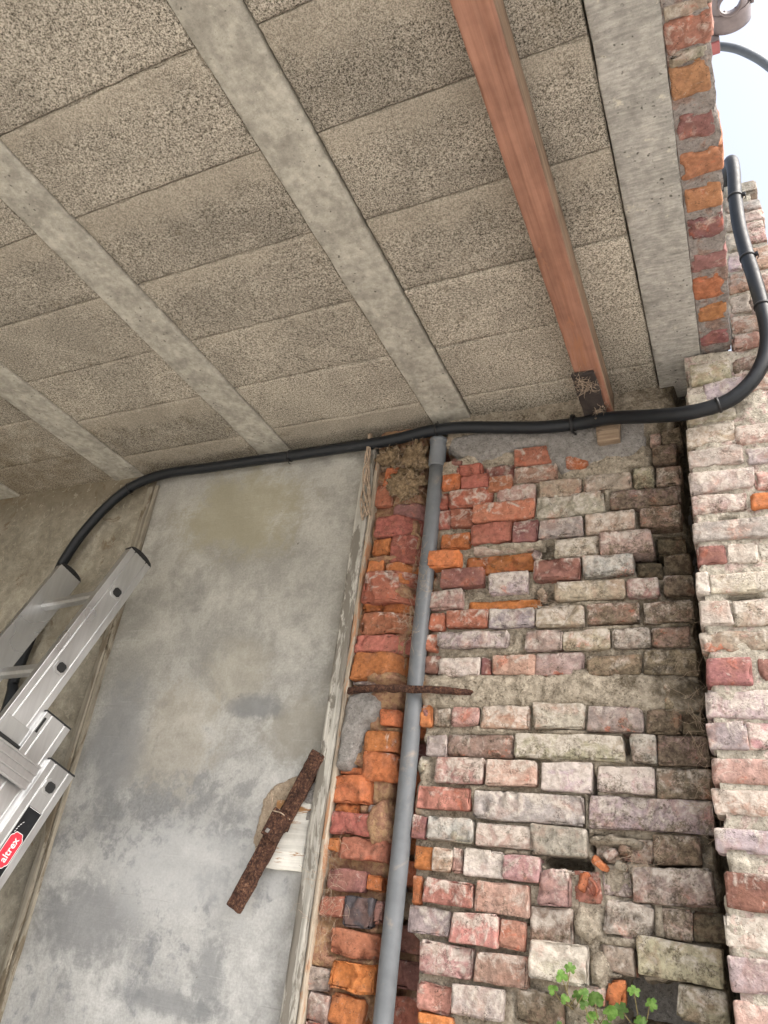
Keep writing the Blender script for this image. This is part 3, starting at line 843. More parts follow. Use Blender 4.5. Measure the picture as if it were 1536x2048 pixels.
# ------------------------------------------------------------------ the pier in front of the wall, at the open side
PF = 1.500
pier = empty('brick_pier', (.05, PF, 0))
tag(pier, 'pale lime-streaked brick pier at the open right edge', 'brick pier')
prects = []
for r in PIER:
    x0, x1, z0, z1 = mm(r)
    prects.append((x0, x1, z0, z1))
    put_brick(pier, x0, x1, z0, z1, PF + r[5] / 1000 + br.uniform(-.002, .002), r[4], depth=.07, lime=.01 if r[4] not in 'MO' else 0,
              dirt=0, amp=.0026, grow=.002, fl=.4)
z = EYE - .105
row = 0
while z > .02:
    x = -.06
    while x < .5:
        wd = br.choice((.1, .2, .21))
        put_brick(pier, x, x + wd, z - .05, z, PF + br.uniform(-.003, .003), br.choice('PWLLPTM'), depth=.06, lime=.06, dirt=-.05)
        prects.append((x, x + wd, z - .05, z))
        x += wd + .011
    z -= .064
    row += 1
z = EYE - .1                       # the rest of the pier to the right of the picture
row = 0
while z < EYE + 1.45:
    x = .17 + .05 * (row % 2)
    while x < .5:
        put_brick(pier, x + (.06 if z < EYE + .9 and z > EYE + .3 else 0), x + .1 + (.06 if z < EYE + .9 and z > EYE + .3 else 0), z, z + .05, PF + .002, br.choice('PWLLPT'), depth=.05, lime=.06, dirt=-.05)
        x += .111
    z += .064
    row += 1
def pier_right(ZZ):
    z = ZZ - EYE
    return np.where(z > 1.71, .160, np.where(z > 1.62, .168, np.where(z > 1.55, .178, .52)))
def pier_y(XX, ZZ):
    d = rect_dist(XX, ZZ, prects)
    n1 = nfield(XX, ZZ, 20, 13.3)
    n2 = nfield(XX, ZZ, 75, 18.1, 3)
    dep = .0045 + .0045 * n1 + .003 * n2 - .004 * sstep(d, .008, .02)
    dep = np.where(d <= 0, np.maximum(dep, .006 + .006 * n1), dep)
    for (hx, hz, rx, rz) in [(.01, EYE + .625, .02, .008), (.035, EYE + .622, .02, .012), (.012, EYE + .80, .016, .004), (.03, EYE + .135, .02, .006)]:
        q = np.hypot((XX - hx) / rx, (ZZ - hz) / rz)
        dep = dep + .03 * (1 - sstep(q, .6, 1.1))
    ex = -.052 - .010 * np.clip((EYE + .6 - ZZ) / .8, -1, 1) * 1.0 + .010 * n1          # ragged left edge rounds away
    dep = dep + .10 * (1 - sstep(XX, ex - .003, ex + .003))
    return PF + dep
heightfield('mortar', -.085, .52, 0, EYE + 1.785, .0055, pier_y, PIERMORTAR, pier,
            keep=lambda XX, ZZ: (pier_y(XX, ZZ) < PF + .075) & (XX < pier_right(ZZ)) & ((ZZ < CZ - .006) | (XX > .064)))
MB().box(-.042, .52, PF + .055, 1.80, 0, EYE + 1.24).box(.075, .52, PF + .055, 1.80, EYE + 1.2405, EYE + 1.55).box(
    .08, .156, PF + .055, 1.80, EYE + 1.5505, EYE + 1.77).build('core', PIERMORTAR, pier)

# ------------------------------------------------------------------ row of bricks along the slab edge, seen from underneath
edging = empty('brick_edging', (.03, 1.0, CZ))
tag(edging, 'row of red and orange bricks along the slab edge overhead', 'brick edging')
def soffit_brick(x0, x1, y0, y1, key):
    col, lm, dr, sp = KEYS[key]
    col = {'O': (.37, .175, .09), 'R': (.29, .13, .10), 'M': (.215, .105, .098)}.get(key, col)
    V, F = rough_box(x0, x1, y0, y1, CZ - .004, CZ + .10, (.0075, .0075, .02), .008, .0035, .012, br.uniform(0, 90), freq=24)
    o = mesh_obj('brick', V, F, BRICK, edging, True)
    o.color = (*[min(1, c * br.uniform(.9, 1.15)) for c in col], 1)
    o['lime'] = lm - .02
    o['dirt'] = dr + .02
    o['spall'] = .3
    return o
for (a, b, c, d, k) in SOFFIT:
    soffit_brick(a / 1000 + .001, b / 1000 + br.uniform(-.005, .009), c / 1000 - .004, d / 1000 + .004, k)
y = .675
while y > Y0 + .06:
    soffit_brick(0, .066, y - .055, y, br.choice('ORM'))
    y -= .078
def soffit_mortar():
    nx, ny = 12, 320
    V, F = [], []
    for j in range(ny + 1):
        yy = Y0 + (1.515 - Y0) * j / ny
        for i in range(nx + 1):
            e = .064 + .007 * noise.noise(Vector((3.3, yy * 24, .5))) + .004 * noise.noise(Vector((1.3, yy * 80, 2.5)))
            xx = -.002 + (e + .002) * i / nx
            n_ = noise.fractal(Vector((xx * 30, yy * 30, 4.4)), 1, 2, 4)
            V.append((xx, yy, CZ + .0015 + .005 * n_))
    W = nx + 1
    for j in range(ny):
        for i in range(nx):
            F.append((j * W + i, (j + 1) * W + i, (j + 1) * W + i + 1, j * W + i + 1))
    n0 = len(V)
    for j in range(ny + 1):
        V.append((V[j * W + nx][0] - .001, V[j * W + nx][1], CZ + .11))
    for j in range(ny):
        F.append((j * W + nx, (j + 1) * W + nx, n0 + j + 1, n0 + j))
    return mesh_obj('mortar', V, F, EDGEMORTAR, edging, True)
soffit_mortar()

# ------------------------------------------------------------------ plaster wall and cement panel on the left
V, F = rough_box(-3.60, -3.405, -2.2, 1.80, 0, CZ + .20, (.1, .1, .1), .01, .004, .004, 6.5, freq=7)
sw0 = mesh_obj('unseen_side_wall', V, F, PLASTER, None, True)  # wall added out of view to keep light off the left side
sw0['kind'] = 'structure'
V, F = rough_box(-3.4, -1.752, 1.626, 1.80, 0, CZ + .02, (.03, .08, .03), .01, .0045, .004, 5.5, freq=7)
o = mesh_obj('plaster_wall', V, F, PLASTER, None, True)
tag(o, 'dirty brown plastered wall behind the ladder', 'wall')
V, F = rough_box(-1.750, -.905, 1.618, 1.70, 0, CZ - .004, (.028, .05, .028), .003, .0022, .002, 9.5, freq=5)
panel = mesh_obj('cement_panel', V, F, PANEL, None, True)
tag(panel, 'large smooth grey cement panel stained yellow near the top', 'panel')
V, F = rough_box(-1.745, -.91, 1.705, 1.80, 0, CZ + .02, (.2, .05, .2), .003, .001, .001, 2.5)
mesh_obj('panel_backing', V, F, GREYMORTAR, panel)

# ------------------------------------------------------------------ wooden strips either side of the panel
strip = empty('wooden_strip', (-.90, 1.60, 0))
tag(strip, 'weathered white-grey wooden strip between cement panel and brick', 'wooden strip')
V, F = rough_box(-.929, -.894, 1.588, 1.628, 0, EYE + 1.178, (.009, .012, .02), .002, .0009, .003, 71, freq=12, efreq=20)
mesh_obj('painted_lath', V, F, OLDPAINT, strip, True)
V, F = rough_box(-.893, -.882, 1.594, 1.63, 0, EYE + 1.165, (.008, .012, .018), .004, .0022, .006, 73, freq=16, efreq=26)
mesh_obj('bare_lath', V, F, TANWOOD, strip, True)
lath = empty('wooden_lath', (-1.745, 1.60, 0))
tag(lath, 'dirty brown wooden lath along the left edge of the panel', 'wooden lath')
V, F = rough_box(-1.768, -1.742, 1.604, 1.634, 0, EYE + 1.18, (.009, .012, .025), .003, .002, .004, 75, freq=10, efreq=20)
mesh_obj('wide_lath', V, F, DIRTLATH, lath, True)
V, F = rough_box(-1.741, -1.727, 1.608, 1.634, 0, EYE + 1.185, (.007, .012, .025), .002, .0015, .004, 77, freq=10, efreq=20)
mesh_obj('narrow_lath', V, F, DIRTLATH, lath, True)

# ------------------------------------------------------------------ grey drain pipe in the chase
pipe = empty('drain_pipe', (-.702, 1.603, 0))
tag(pipe, 'grey plastic pipe standing in the brick chase', 'pipe')
PX, PY = -.702, 1.603
MB().tube([(PX + .0015 * math.sin(i * .9), PY, .02 + (EYE + 1.10) * i / 24) for i in range(25)], .0205, 24).build('pipe_run', PVC, pipe, True)
MB().tube([(PX, PY, EYE + 1.095), (PX, PY, EYE + 1.10), (PX, PY, EYE + 1.175), (PX, PY, EYE + 1.176), (PX, PY, EYE + 1.186), (PX, PY, EYE + 1.187)],
          [.0208, .0235, .0235, .0260, .0260, .0235], 24).build('socket', PVC, pipe, True)

# ------------------------------------------------------------------ rusty iron tie across the pipe
tie = MB()
pts = [(-.872, 1.586), (-.80, 1.574), (-.74, 1.568), (-.68, 1.572), (-.655, 1.584), (-.62, 1.594), (-.57, 1.604), (-.52, 1.612)]
path = smooth_path([(a, b, EYE + .463 + .002 * math.sin(i * 1.7)) for i, (a, b) in enumerate(pts)], 10)
v, f = [], []
for i, p in enumerate(path):
    n_ = [noise.noise(p * 40 + Vector((k * 7.1, 0, 0))) * .0028 for k in range(8)]
    sec = [(-.005, -.0075), (-.006, 0), (-.005, .0075), (0, .0085), (.005, .0075), (.005, 0), (.005, -.0075), (0, -.0085)]
    for k, (a, b) in enumerate(sec):
        v.append((p.x, p.y + a + n_[k], p.z + b + n_[(k + 3) % 8]))
for i in range(len(path) - 1):
    for k in range(8):
        f.append((i * 8 + k, i * 8 + (k + 1) % 8, i * 8 + 8 + (k + 1) % 8, i * 8 + 8 + k))
f += [tuple(range(7, -1, -1)), tuple(len(v) - 8 + k for k in range(8))]
tie.add(v, f)
tag(tie.build('iron_tie', RUST, None, True), 'rusty flat iron tie running across the grey pipe', 'iron bar')

# ------------------------------------------------------------------ broken spot in the panel with board and rusty strap
spot = patch('plaster_break', [(-1.085, .205), (-1.05, .245), (-1.0, .262), (-.955, .25), (-.93, .27), (-.928, .20), (-.955, .10), (-1.02, .055), (-1.075, .06), (-1.09, .12)],
             1.6175, .003, TANPLASTER, None, seed=9.9, edge=.006, rough_=.002)
tag(spot, 'tan broken plaster patch behind the rusty strap', 'plaster')
V, F = rough_box(-1.035, -.938, 1.603, 1.6165, EYE + .056, EYE + .205, .008, .002, .0012, .004, 81, efreq=60)
o = mesh_obj('painted_board', V, F, PAINTBOARD, None, True)
tag(o, 'small white flaking painted board under the rusty strap', 'board')
for i, (cx, cz, r_) in enumerate([(-.945, .215, .013), (-.938, .235, .012), (-.936, .175, .010)]):
    V, F = rough_box(cx - r_, cx + r_, 1.600, 1.6165, EYE + cz - r_, EYE + cz + r_, .006, .006, .003, .006, 85 + i, freq=50)
    o = mesh_obj('plaster_crumb', V, F, GREYMORTAR, None, True)
    tag(o, ['grey plaster crumb right above the white board', 'grey plaster crumb highest beside the rusty strap', 'grey plaster crumb squeezed at the board edge'][i], 'rubble')
strap = empty('rusty_strap', (-1.0, 1.58, EYE + .14))
tag(strap, 'slanting rust-flaked iron strap on the cement panel', 'iron strap')
A, B = Vector((-.931, 1.588, EYE + .315)), Vector((-1.083, 1.582, EYE - .035))
ax = (A - B).normalized()
ay = Vector((0, 1, 0))
ay = (ay - ax * ay.dot(ax)).normalized()
az = ax.cross(ay).normalized()
def framed(name, l0, l1, y0, y1, w0, w1, seed, mat, parent, amp=.0022, chip=.006):
    V, F = rough_box(l0, l1, y0, y1, w0, w1, (.007, .004, .006), .004, amp, chip, seed, freq=48, efreq=70)
    o = mesh_obj(name, [B + ax * p.x + ay * p.y + az * p.z for p in V], F, mat, parent, True)
    bm = bmesh.new()
    bm.from_mesh(o.data)
    bmesh.ops.recalc_face_normals(bm, faces=bm.faces)
    bm.to_mesh(o.data)
    bm.free()
    return o
Ls = (A - B).length
framed('flat_bar', 0, Ls * .56, -.012, .004, -.0205, .0205, 90, RUST, strap)
framed('flat_bar', Ls * .50, Ls, -.004, .012, -.0215, .0195, 91, RUST, strap)
framed('clamp_band', Ls * .43, Ls * .60, -.020, -.013, -.024, .024, 92, RUST, strap, .001, .003)
framed('bolt_head', Ls * .455, Ls * .48, -.026, -.0205, .004, .012, 93, GREYMORTAR, strap, .0006, .001)
MB().tube(smooth_path([B + ax * Ls * .585 + az * -.026 + ay * -.014, B + ax * Ls * .59 + ay * -.022, B + ax * Ls * .575 + az * .026 + ay * -.018,
                       B + ax * Ls * .60 + az * .05 + ay * .004, B + ax * Ls * .66 + az * .075 + ay * .012]), .0014, 6).build('binding_wire', WEB, strap, True)

# ------------------------------------------------------------------ reddish timber under the ceiling
beam = empty('timber_beam', (-.25, 1.0, EYE + 1.17))
tag(beam, 'reddish brown timber beam fixed under the block ceiling', 'beam')
V, F = rough_box(-.280, -.221, Y0 + .02, 1.612, EYE + 1.170, CZ - .006, (.012, .025, .016), .004, .0013, .004, 33, freq=7, efreq=24)
mesh_obj('timber', V, F, TIMBER, beam, True)
V, F = rough_box(-.2235, -.2195, Y0 + .02, 1.60, EYE + 1.176, CZ - .008, (.004, .03, .016), .001, .0006, .002, 35)
mesh_obj('pale_edge', V, F, PALESIDE, beam, True)
V, F = rough_box(-.288, -.234, 1.395, 1.615, EYE + 1.158, EYE + 1.1695, (.008, .01, .006), .003, .003, .008, 37, freq=30)
mesh_obj('tarred_plate', V, F, TAR, beam, True)
V, F = rough_box(-.262, -.206, 1.574, 1.625, EYE + 1.086, EYE + 1.160, (.007, .01, .008), .003, .002, .006, 39, freq=26)
o = mesh_obj('wooden_packer', V, F, RAWWOOD, None, True)
tag(o, 'small pale wooden packer block under the timber beam end', 'wood block')

# ------------------------------------------------------------------ black conduit along the wall
cond = empty('black_conduit', (-.3, 1.58, EYE + 1.15))
tag(cond, 'thick black conduit looping along the wall top and up the pier', 'conduit')
RC = .0165
cpts = [(-2.06, 1.60, -1.50), (-2.06, 1.60, -.3), (-2.069, 1.60, .40), (-2.084, 1.60, .526), (-2.058, 1.60, .861), (-2.038, 1.595, .93), (-1.992, 1.59, 1.015), (-1.917, 1.59, 1.114),
        (-1.817, 1.585, 1.180), (-1.682, 1.58, 1.205), (-1.494, 1.58, 1.202), (-1.298, 1.58, 1.20), (-1.186, 1.58, 1.197), (-1.045, 1.58, 1.196),
        (-.911, 1.58, 1.194), (-.814, 1.578, 1.196), (-.722, 1.572, 1.200), (-.632, 1.572, 1.196), (-.516, 1.575, 1.177), (-.407, 1.575, 1.157),
        (-.303, 1.572, 1.148), (-.222, 1.545, 1.130), (-.127, 1.505, 1.089), (-.05, 1.478, 1.063), (.013, 1.472, 1.066), (.055, 1.470, 1.082),
        (.094, 1.468, 1.118), (.124, 1.466, 1.172), (.138, 1.466, 1.240), (.137, 1.468, 1.325), (.131, 1.470, 1.416), (.123, 1.470, 1.503),
        (.117, 1.468, 1.602), (.118, 1.462, 1.700), (.124, 1.462, 1.79), (.125, 1.475, 1.855), (.118, 1.51, 1.885), (.112, 1.56, 1.89), (.108, 1.60, 1.87), (.104, 1.615, 1.80), (.102, 1.62, 1.70)]
cpath = smooth_path([(a, b, EYE + c) for a, b, c in cpts], 7)
MB().tube(cpath, RC, 18).build('conduit_run', BLACKPE, cond, True)
def cable_tie(i, ang, head=True):
    p = cpath[i]
    t = (cpath[i + 1] - cpath[i - 1]).normalized()
    a = t.cross(Vector((0, 0, 1)) if abs(t.z) < .8 else Vector((0, 1, 0))).normalized()
    b = t.cross(a)
    m = MB().tube([p - t * .003, p - t * .0029, p + t * .0029, p + t * .003], [RC, RC + .002, RC + .002, RC], 18)
    o = m.build('cable_tie', TIE, cond, True)
    dr = (a * math.cos(ang) + b * math.sin(ang))
    tn = t.cross(dr)
    h = MB().frame_box(p + dr * (RC + .002), t, tn, dr, -.0045, .0045, -.004, .004, -.001, .006)
    h.build('lock_head', TIE, o, bevel=.0008)
    MB().tube([p + dr * (RC + .004), p + dr * (RC + .006) + tn * .010, p + dr * (RC + .002) + tn * .017], .0011, 6).build('tail', TIE, o, True)
def nearest(x, z):
    return min(range(1, len(cpath) - 1), key=lambda i: abs(cpath[i].x - x) + abs(cpath[i].z - EYE - z) + (9 if cpath[i].y > 1.58 and z > 1.4 else 0))
for (x, z, an) in [(-1.186, 1.197, 1.2), (-1.83, 1.17, 1.5), (-.70, 1.2, 4.2), (-.315, 1.148, 4.4), (.022, 1.068, 3.6), (.118, 1.70, 2.9), (.125, 1.49, 2.9), (.1365, 1.33, 2.9)]:
    cable_tie(nearest(x, z), an)
# masonry clip under the conduit by the beam
c2 = MB().tube(smooth_path([(-.318, 1.60, EYE + 1.135), (-.322, 1.57, EYE + 1.128), (-.322, 1.552, EYE + 1.148), (-.320, 1.565, EYE + 1.172), (-.318, 1.60, EYE + 1.175)]), .0032, 8)
c2.build('wall_clip', TIE, cond, True)

# second conduit crossing the sky
c3 = MB().tube(smooth_path([(.02, 1.5, EYE + 2.43), (.106, 1.5, EYE + 2.437), (.172, 1.5, EYE + 2.395), (.219, 1.5, EYE + 2.33), (.262, 1.5, EYE + 2.24), (.32, 1.49, EYE + 2.05), (.36, 1.485, EYE + 1.7), (.37, 1.478, EYE + 1.2), (.37, 1.478, .1)]), .0125, 16)
tag(c3.build('sky_conduit', GREYPE, None, True), 'thin grey conduit arching across the white sky', 'conduit')

# ------------------------------------------------------------------ gutter end above the slab edge
gut = empty('roof_gutter', (.172, 1.0, EYE + 2.3))
tag(gut, 'grey brown half-round gutter end with outlet against the sky', 'gutter')
GX, GZ, GR = .170, EYE + 2.36, .052
HY, HR = 1.315, .030
def gutter_shell(r, y0, y1, ny, hole):
    V, F = [], []
    ns = 28
    for j in range(ny + 1):
        yy = y0 + (y1 - y0) * j / ny
        for k in range(ns + 1):
            th = math.pi + math.pi * k / ns
            V.append((GX + r * math.cos(th), yy, GZ + r * math.sin(th)))
    for j in range(ny):
        for k in range(ns):
            q = [(j * (ns + 1) + k), (j * (ns + 1) + k + 1), ((j + 1) * (ns + 1) + k + 1), ((j + 1) * (ns + 1) + k)]
            c = sum((Vector(V[i]) for i in q), Vector()) / 4
            if hole and math.hypot(c.x - GX, c.y - HY) < HR - .002:
                continue
            F.append(tuple(q))
    return V, F
for nm, r, a, b, ny, hole in [('trough', GR, .2, 1.40, 150, True), ('end_collar', GR + .0035, 1.350, 1.402, 4, False)]:
    V, F = gutter_shell(r, a, b, ny, hole)
    o = mesh_obj(nm, V, F, BROWNPVC, gut, True)
    md = o.modifiers.new('wall', 'SOLIDIFY')
    md.thickness = .0025
MB().prism([(GX + (GR + .002) * math.cos(math.pi + math.pi * k / 20), GZ + (GR + .002) * math.sin(math.pi + math.pi * k / 20)) for k in range(21)],
           (0, 0, 0), (1, 0, 0), (0, 0, 1), (0, 1, 0), 1.402, 1.405).build('end_cap', BROWNPVC, gut)
MB().tube([(GX + GR, .2, GZ + .003), (GX + GR, 1.39, GZ + .003)], .007, 12).box(GX + GR + .004, GX + GR + .012, .2, 1.36, GZ - .02, GZ + .006).build('rolled_edge', BROWNPVC, gut, True)
V, F = [], []
for zz, r in ((GZ - GR + .004, HR), (GZ - GR - .022, HR), (GZ - GR - .022, HR - .003), (GZ - GR + .004, HR - .003)):
    for k in range(28):
        V.append((GX + r * math.cos(k * math.tau / 28), HY + r * math.sin(k * math.tau / 28), zz))
for s_ in range(4):
    for k in range(28):
        F.append((s_ * 28 + k, s_ * 28 + (k + 1) % 28, ((s_ + 1) % 4) * 28 + (k + 1) % 28, ((s_ + 1) % 4) * 28 + k))
mesh_obj('outlet', V, F, BROWNPVC, gut, True)
fa = MB().box(.06, .140, 1.406, 1.445, EYE + 2.30, EYE + 2.40).build('fascia_end', BROWNPVC, None, bevel=.002)
tag(fa, 'small dark fascia end with red underside below the gutter', 'fascia')
MB().box(.06, .1385, 1.409, 1.443, EYE + 2.292, EYE + 2.2995).build('red_trim', REDTRIM, fa)

# ------------------------------------------------------------------ aluminium ladder leaning on the panel
P1 = Vector((-1.5706, 1.4328, EYE + .701))
LD = Vector((-.081, -.3274, -.9414)).normalized()
LR = Vector((-.9822, .1866, .0196)).normalized()
LN = LR.cross(LD).normalized()
lad = empty('aluminium_ladder', P1 + LD * 2.39)
tag(lad, 'silver aluminium extension ladder leaning at the left', 'ladder')
FOOT = 2.385
def stile(name, off, n0, n1, d0, d1, th, mat=ALU, groove=True, flip=1):
    """rail: outline in (n, r), extruded along the ladder; shallow grooves on the outer face"""
    w_ = n1 - n0
    if groove:
        pr = [(n0, 0), (n0, th), (n1, th), (n1, 0), (n1 - w_ * .20, 0), (n1 - w_ * .205, .0022), (n1 - w_ * .235, .0022), (n1 - w_ * .24, -.0006),
              (n0 + w_ * .26, -.0006), (n0 + w_ * .255, .0022), (n0 + w_ * .225, .0022), (n0 + w_ * .22, 0)]
    else:
        pr = [(n0, 0), (n0, th), (n1, th), (n1, 0)]
    pr = [(a, off + b * flip) for a, b in pr]
    return MB().prism(pr, P1, LN, LR, LD, d0, d1).build(name, mat, lad, bevel=.0008)
W1 = .36
s1 = stile('stile', 0, -.035, .050, -.135, FOOT - .1, .024)
s2 = stile('stile', W1, -.035, .050, -.135, FOOT - .1, .024, flip=1, groove=False)
s3 = stile('stile', -.014, -.112, -.030, .370, FOOT - .05, .026)
s4 = stile('stile', W1 + .012, -.112, -.030, .370, FOOT - .05, .026, groove=False)
s5 = stile('stile', -.028, -.188, -.106, .457, FOOT, .027)
s6 = stile('stile', W1 + .026, -.188, -.106, .457, FOOT, .027, groove=False)
def rung(nc, dc, r0, r1, h=.0145):
    m = MB()
    pr = [(h, h * .55), (h * .55, h), (-h * .55, h), (-h, h * .55), (-h, -h * .55), (-h * .55, -h), (h * .55, -h), (h, -h * .55)]
    m.prism([(nc + a, dc + b) for a, b in pr], P1, LN, LD, LR, r0, r1)
    return m.build('rung', ALU, lad, bevel=.0006)
def plug(nc, dc, off, s_=.0185):
    """flared rung end with dark hollow on the outer face"""
    m = MB()
    def sq(q, k=.55):
        return [(q, q * k), (q * k, q), (-q * k, q), (-q, q * k), (-q, -q * k), (-q * k, -q), (q * k, -q), (q, -q * k)]
    v, f = [], []
    for q, o_ in ((s_, 0), (s_ * .98, -.0035), (s_ * .70, -.0035), (s_ * .64, .012)):
        for a, b in sq(q):
            v.append(P1 + LN * (nc + a) + LD * (dc + b) + LR * (off + o_))
    for r_ in range(3):
        for k in range(8):
            f.append((r_ * 8 + k, r_ * 8 + (k + 1) % 8, r_ * 8 + 8 + (k + 1) % 8, r_ * 8 + 8 + k))
    m.add(v, f)
    o = m.build('rung_end', ALU, lad, bevel=0)
    m2 = MB().prism([(nc + a, dc + b) for a, b in sq(s_ * .66)], P1, LN, LD, LR, off - .0022, off - .0008)
    m2.build('rung_plug', BLACKCAP, o)
for i in range(9):
    dd = .26 * i
    if dd < FOOT - .15:
        rung(.004, dd, .004, W1 + .004)
        plug(.004, dd, -.0006)
for i in range(8):
    dd = .515 + .26 * i - .26
    if .4 < dd < FOOT - .1:
        rung(-.071, dd, -.012, W1 + .014)
        rung(-.147, dd, -.026, W1 + .028)
        plug(-.147, dd - .006, -.0286)
def end_cap(off, n0, n1, d0, th):
    nc, hw = (n0 + n1) / 2, (n1 - n0) / 2 + .0015
    arc = [(nc + hw * math.cos(t), d0 - .016 * math.sin(t)) for t in [math.pi * k / 14 for k in range(15)]]
    o = MB().prism([(nc - hw, d0 + .004)] + arc[::-1] + [(nc + hw, d0 + .004)], P1, LN, LD, LR, off + .0015, off + th + .002).build('end_cap', BLACKCAP, lad)
    for k in range(6):
        x_ = nc - hw * .8 + hw * 1.6 * k / 5
        hgt = .014 * math.sqrt(max(0, 1 - ((x_ - nc) / hw) ** 2))
        MB().frame_box(P1, LN, LD, LR, x_ - .0012, x_ + .0012, d0 - hgt, d0 + .001, off - .001, off + .0016).build('cap_rib', BLACKCAP, o)
end_cap(0, -.035, .050, -.135, .024)
end_cap(W1, -.035, .050, -.135, .024)
for off, a, b, dd in ((-.014, -.112, -.030, .370), (-.028, -.188, -.106, .457), (W1 + .012, -.112, -.030, .370), (W1 + .026, -.188, -.106, .457)):
    MB().frame_box(P1, LN, LD, LR, a - .001, b + .001, dd - .004, dd - .0002, off - .001, off + .027).build('end_strip', BLACKCAP, lad)
# cast guide bracket with ridges, and the clip above it
br_ = MB().frame_box(P1, LN, LD, LR, -.094, .060, .485, .548, -.0335, -.0292)
bo = br_.build('guide_bracket', ALU, lad, bevel=.0015)
for k in range(4):
    dd = .487 + .0185 * k
    MB().frame_box(P1, LN, LD, LR, -.0935, .058, dd, dd + .0045, -.0395, -.0335).build('ridge', ALU, bo, bevel=.0012)
MB().frame_box(P1, LN, LD, LR, -.026, .046, .425, .468, -.0042, -.0008).build('sticker_grey', ALUDARK, lad, bevel=.0006)
MB().frame_box(P1, LN, LD, LR, -.046, .06, .470, .476, -.010, -.0015).build('gap_seal', BLACKCAP, lad)
MB().frame_box(P1, LN, LD, LR, -.040, -.034, .385, .425, -.0165, -.0148).build('slot', BLACKCAP, lad)
# black sticker with red badge and lettering
SO_ = -.0293
st = MB().frame_box(P1, LN, LD, LR, -.168, -.128, .566, 1.05, SO_ - .0006, SO_).build('sticker', STICKERBLACK, lad)
MB().frame_box(P1, LN, LD, LR, -.166, -.130, .5672, .5682, SO_ - .0010, SO_ - .0007).build('sticker_line', STICKERWHITE, st)
def badge(cn, cd, hl, hw, o0, o1, mat):
    n_, pts = 6, []
    for sx, sy in ((1, 1), (-1, 1), (-1, -1), (1, -1)):
        q = []
        for k in range(n_ + 1):
            t = math.pi / 2 * k / n_
            q.append((hl - .006 + .006 * math.cos(t), hw - .004 + .004 * math.sin(t) * (1 if True else 0)))
        q = [(hl, hw * .45), (hl - .003, hw * .62), (hl - .007, hw * .70), (hl - .009, hw * .86), (hl - .013, hw), (hl * .35, hw)] 
        q = [(a * sx, b * sy) for a, b in q]
        if sx * sy < 0:
            q = q[::-1]
        pts += q
    return MB().prism([(cn + b, cd - a) for a, b in pts], P1, LN, LD, LR, o0, o1).build('badge', mat, st)
bw = badge(-.148, .664, .0400, .0185, SO_ - .0010, SO_ - .0007, STICKERWHITE)
bd = badge(-.148, .664, .0385, .0170, SO_ - .0014, SO_ - .0011, STICKERRED)
cu = bpy.data.curves.new('lettering', 'FONT')
cu.body = 'altrex'
cu.size = .0230
cu.offset = .00035
cu.extrude = .0001
cu.align_x = 'CENTER'
cu.align_y = 'CENTER'
tmp = bpy.data.objects.new('tmp_text', cu)
C.objects.link(tmp)
dg = bpy.context.evaluated_depsgraph_get()
me = bpy.data.meshes.new_from_object(tmp.evaluated_get(dg))
bpy.data.objects.remove(tmp)
M3 = Matrix(((-LD.x, LN.x, -LR.x, 0), (-LD.y, LN.y, -LR.y, 0), (-LD.z, LN.z, -LR.z, 0), (0, 0, 0, 1)))
M3.translation = P1 + LN * -.149 + LD * .664 + LR * (SO_ - .0017)
me.transform(M3)
me.materials.clear()
me.materials.append(STICKERWHITE)
link(bpy.data.objects.new('lettering', me), st)
sw_ = MB()
for k in range(5):
    t = k / 5
    a = P1 + LR * (SO_ - .0010)
    p0 = (-.128 - .004 - .010 * t * t, .628 - .030 * t)
    sw_.frame_box(a + LN * p0[0] + LD * p0[1], (LN * -.6 + LD * -.8), (LN * .8 + LD * -.6), LR, 0, .0045, -.0006, .0006, -.0002, .0002)
sw_.build('swoosh', STICKERWHITE, st)
for off in (-.028, W1 + .026):
    MB().frame_box(P1, LN, LD, LR, -.192, -.102, FOOT - .03, FOOT + .004, off - .003, off + .030).build('rubber_foot', BLACKCAP, lad, bevel=.003)

# ------------------------------------------------------------------ nests, cobwebs and dust
def strands(n, c, spread, length, rad, seed, droop=.3):
    r_ = random.Random(seed)
    m = MB()
    for _ in range(n):
        p = Vector(c) + Vector([r_.gauss(0, s_) for s_ in spread])
        d_ = Vector((r_.uniform(-1, 1), r_.uniform(-.5, .3), r_.uniform(-1, 1) - droop)).normalized()
        pts_ = [p.copy()]
        for _k in range(6):
            d_ = (d_ + Vector([r_.uniform(-.6, .6) for _q in range(3)])).normalized()
            p = p + d_ * length / 6
            pts_.append(p.copy())
        m.tube(pts_, rad * r_.uniform(.6, 1.3), 4)
    return m
def fluff(name, label, c, size, seed, mat, n=60):
    root = empty(name, c)
    tag(root, label, 'cobweb')
    bm = bmesh.new()
    bmesh.ops.create_icosphere(bm, subdivisions=4, radius=1)
    for v_ in bm.verts:
        d_ = v_.co.normalized()
        k = 1 + .75 * noise.fractal(d_ * 2.6 + Vector((seed, 0, 0)), .9, 2, 6) + .14 * noise.noise(d_ * 13 + Vector((0, seed, 0)))
        v_.co = Vector(c) + Vector((d_.x * size[0], d_.y * size[1], d_.z * size[2])) * k
    me_ = bpy.data.meshes.new('clump')
    bm.to_mesh(me_)
    bm.free()
    me_.polygons.foreach_set('use_smooth', [True] * len(me_.polygons))
    me_.materials.append(mat)
    link(bpy.data.objects.new('clump', me_), root)
    strands(n, c, [s_ * .75 for s_ in size], max(size) * .8, .0004, seed).build('fibres', WEB, root)['kind'] = 'stuff'
    return root
fluff('dusty_nest', 'shaggy brown fibre nest wedged beside the pipe top', (-.785, 1.592, EYE + 1.045), (.042, .022, .040), 3, NEST, 110)
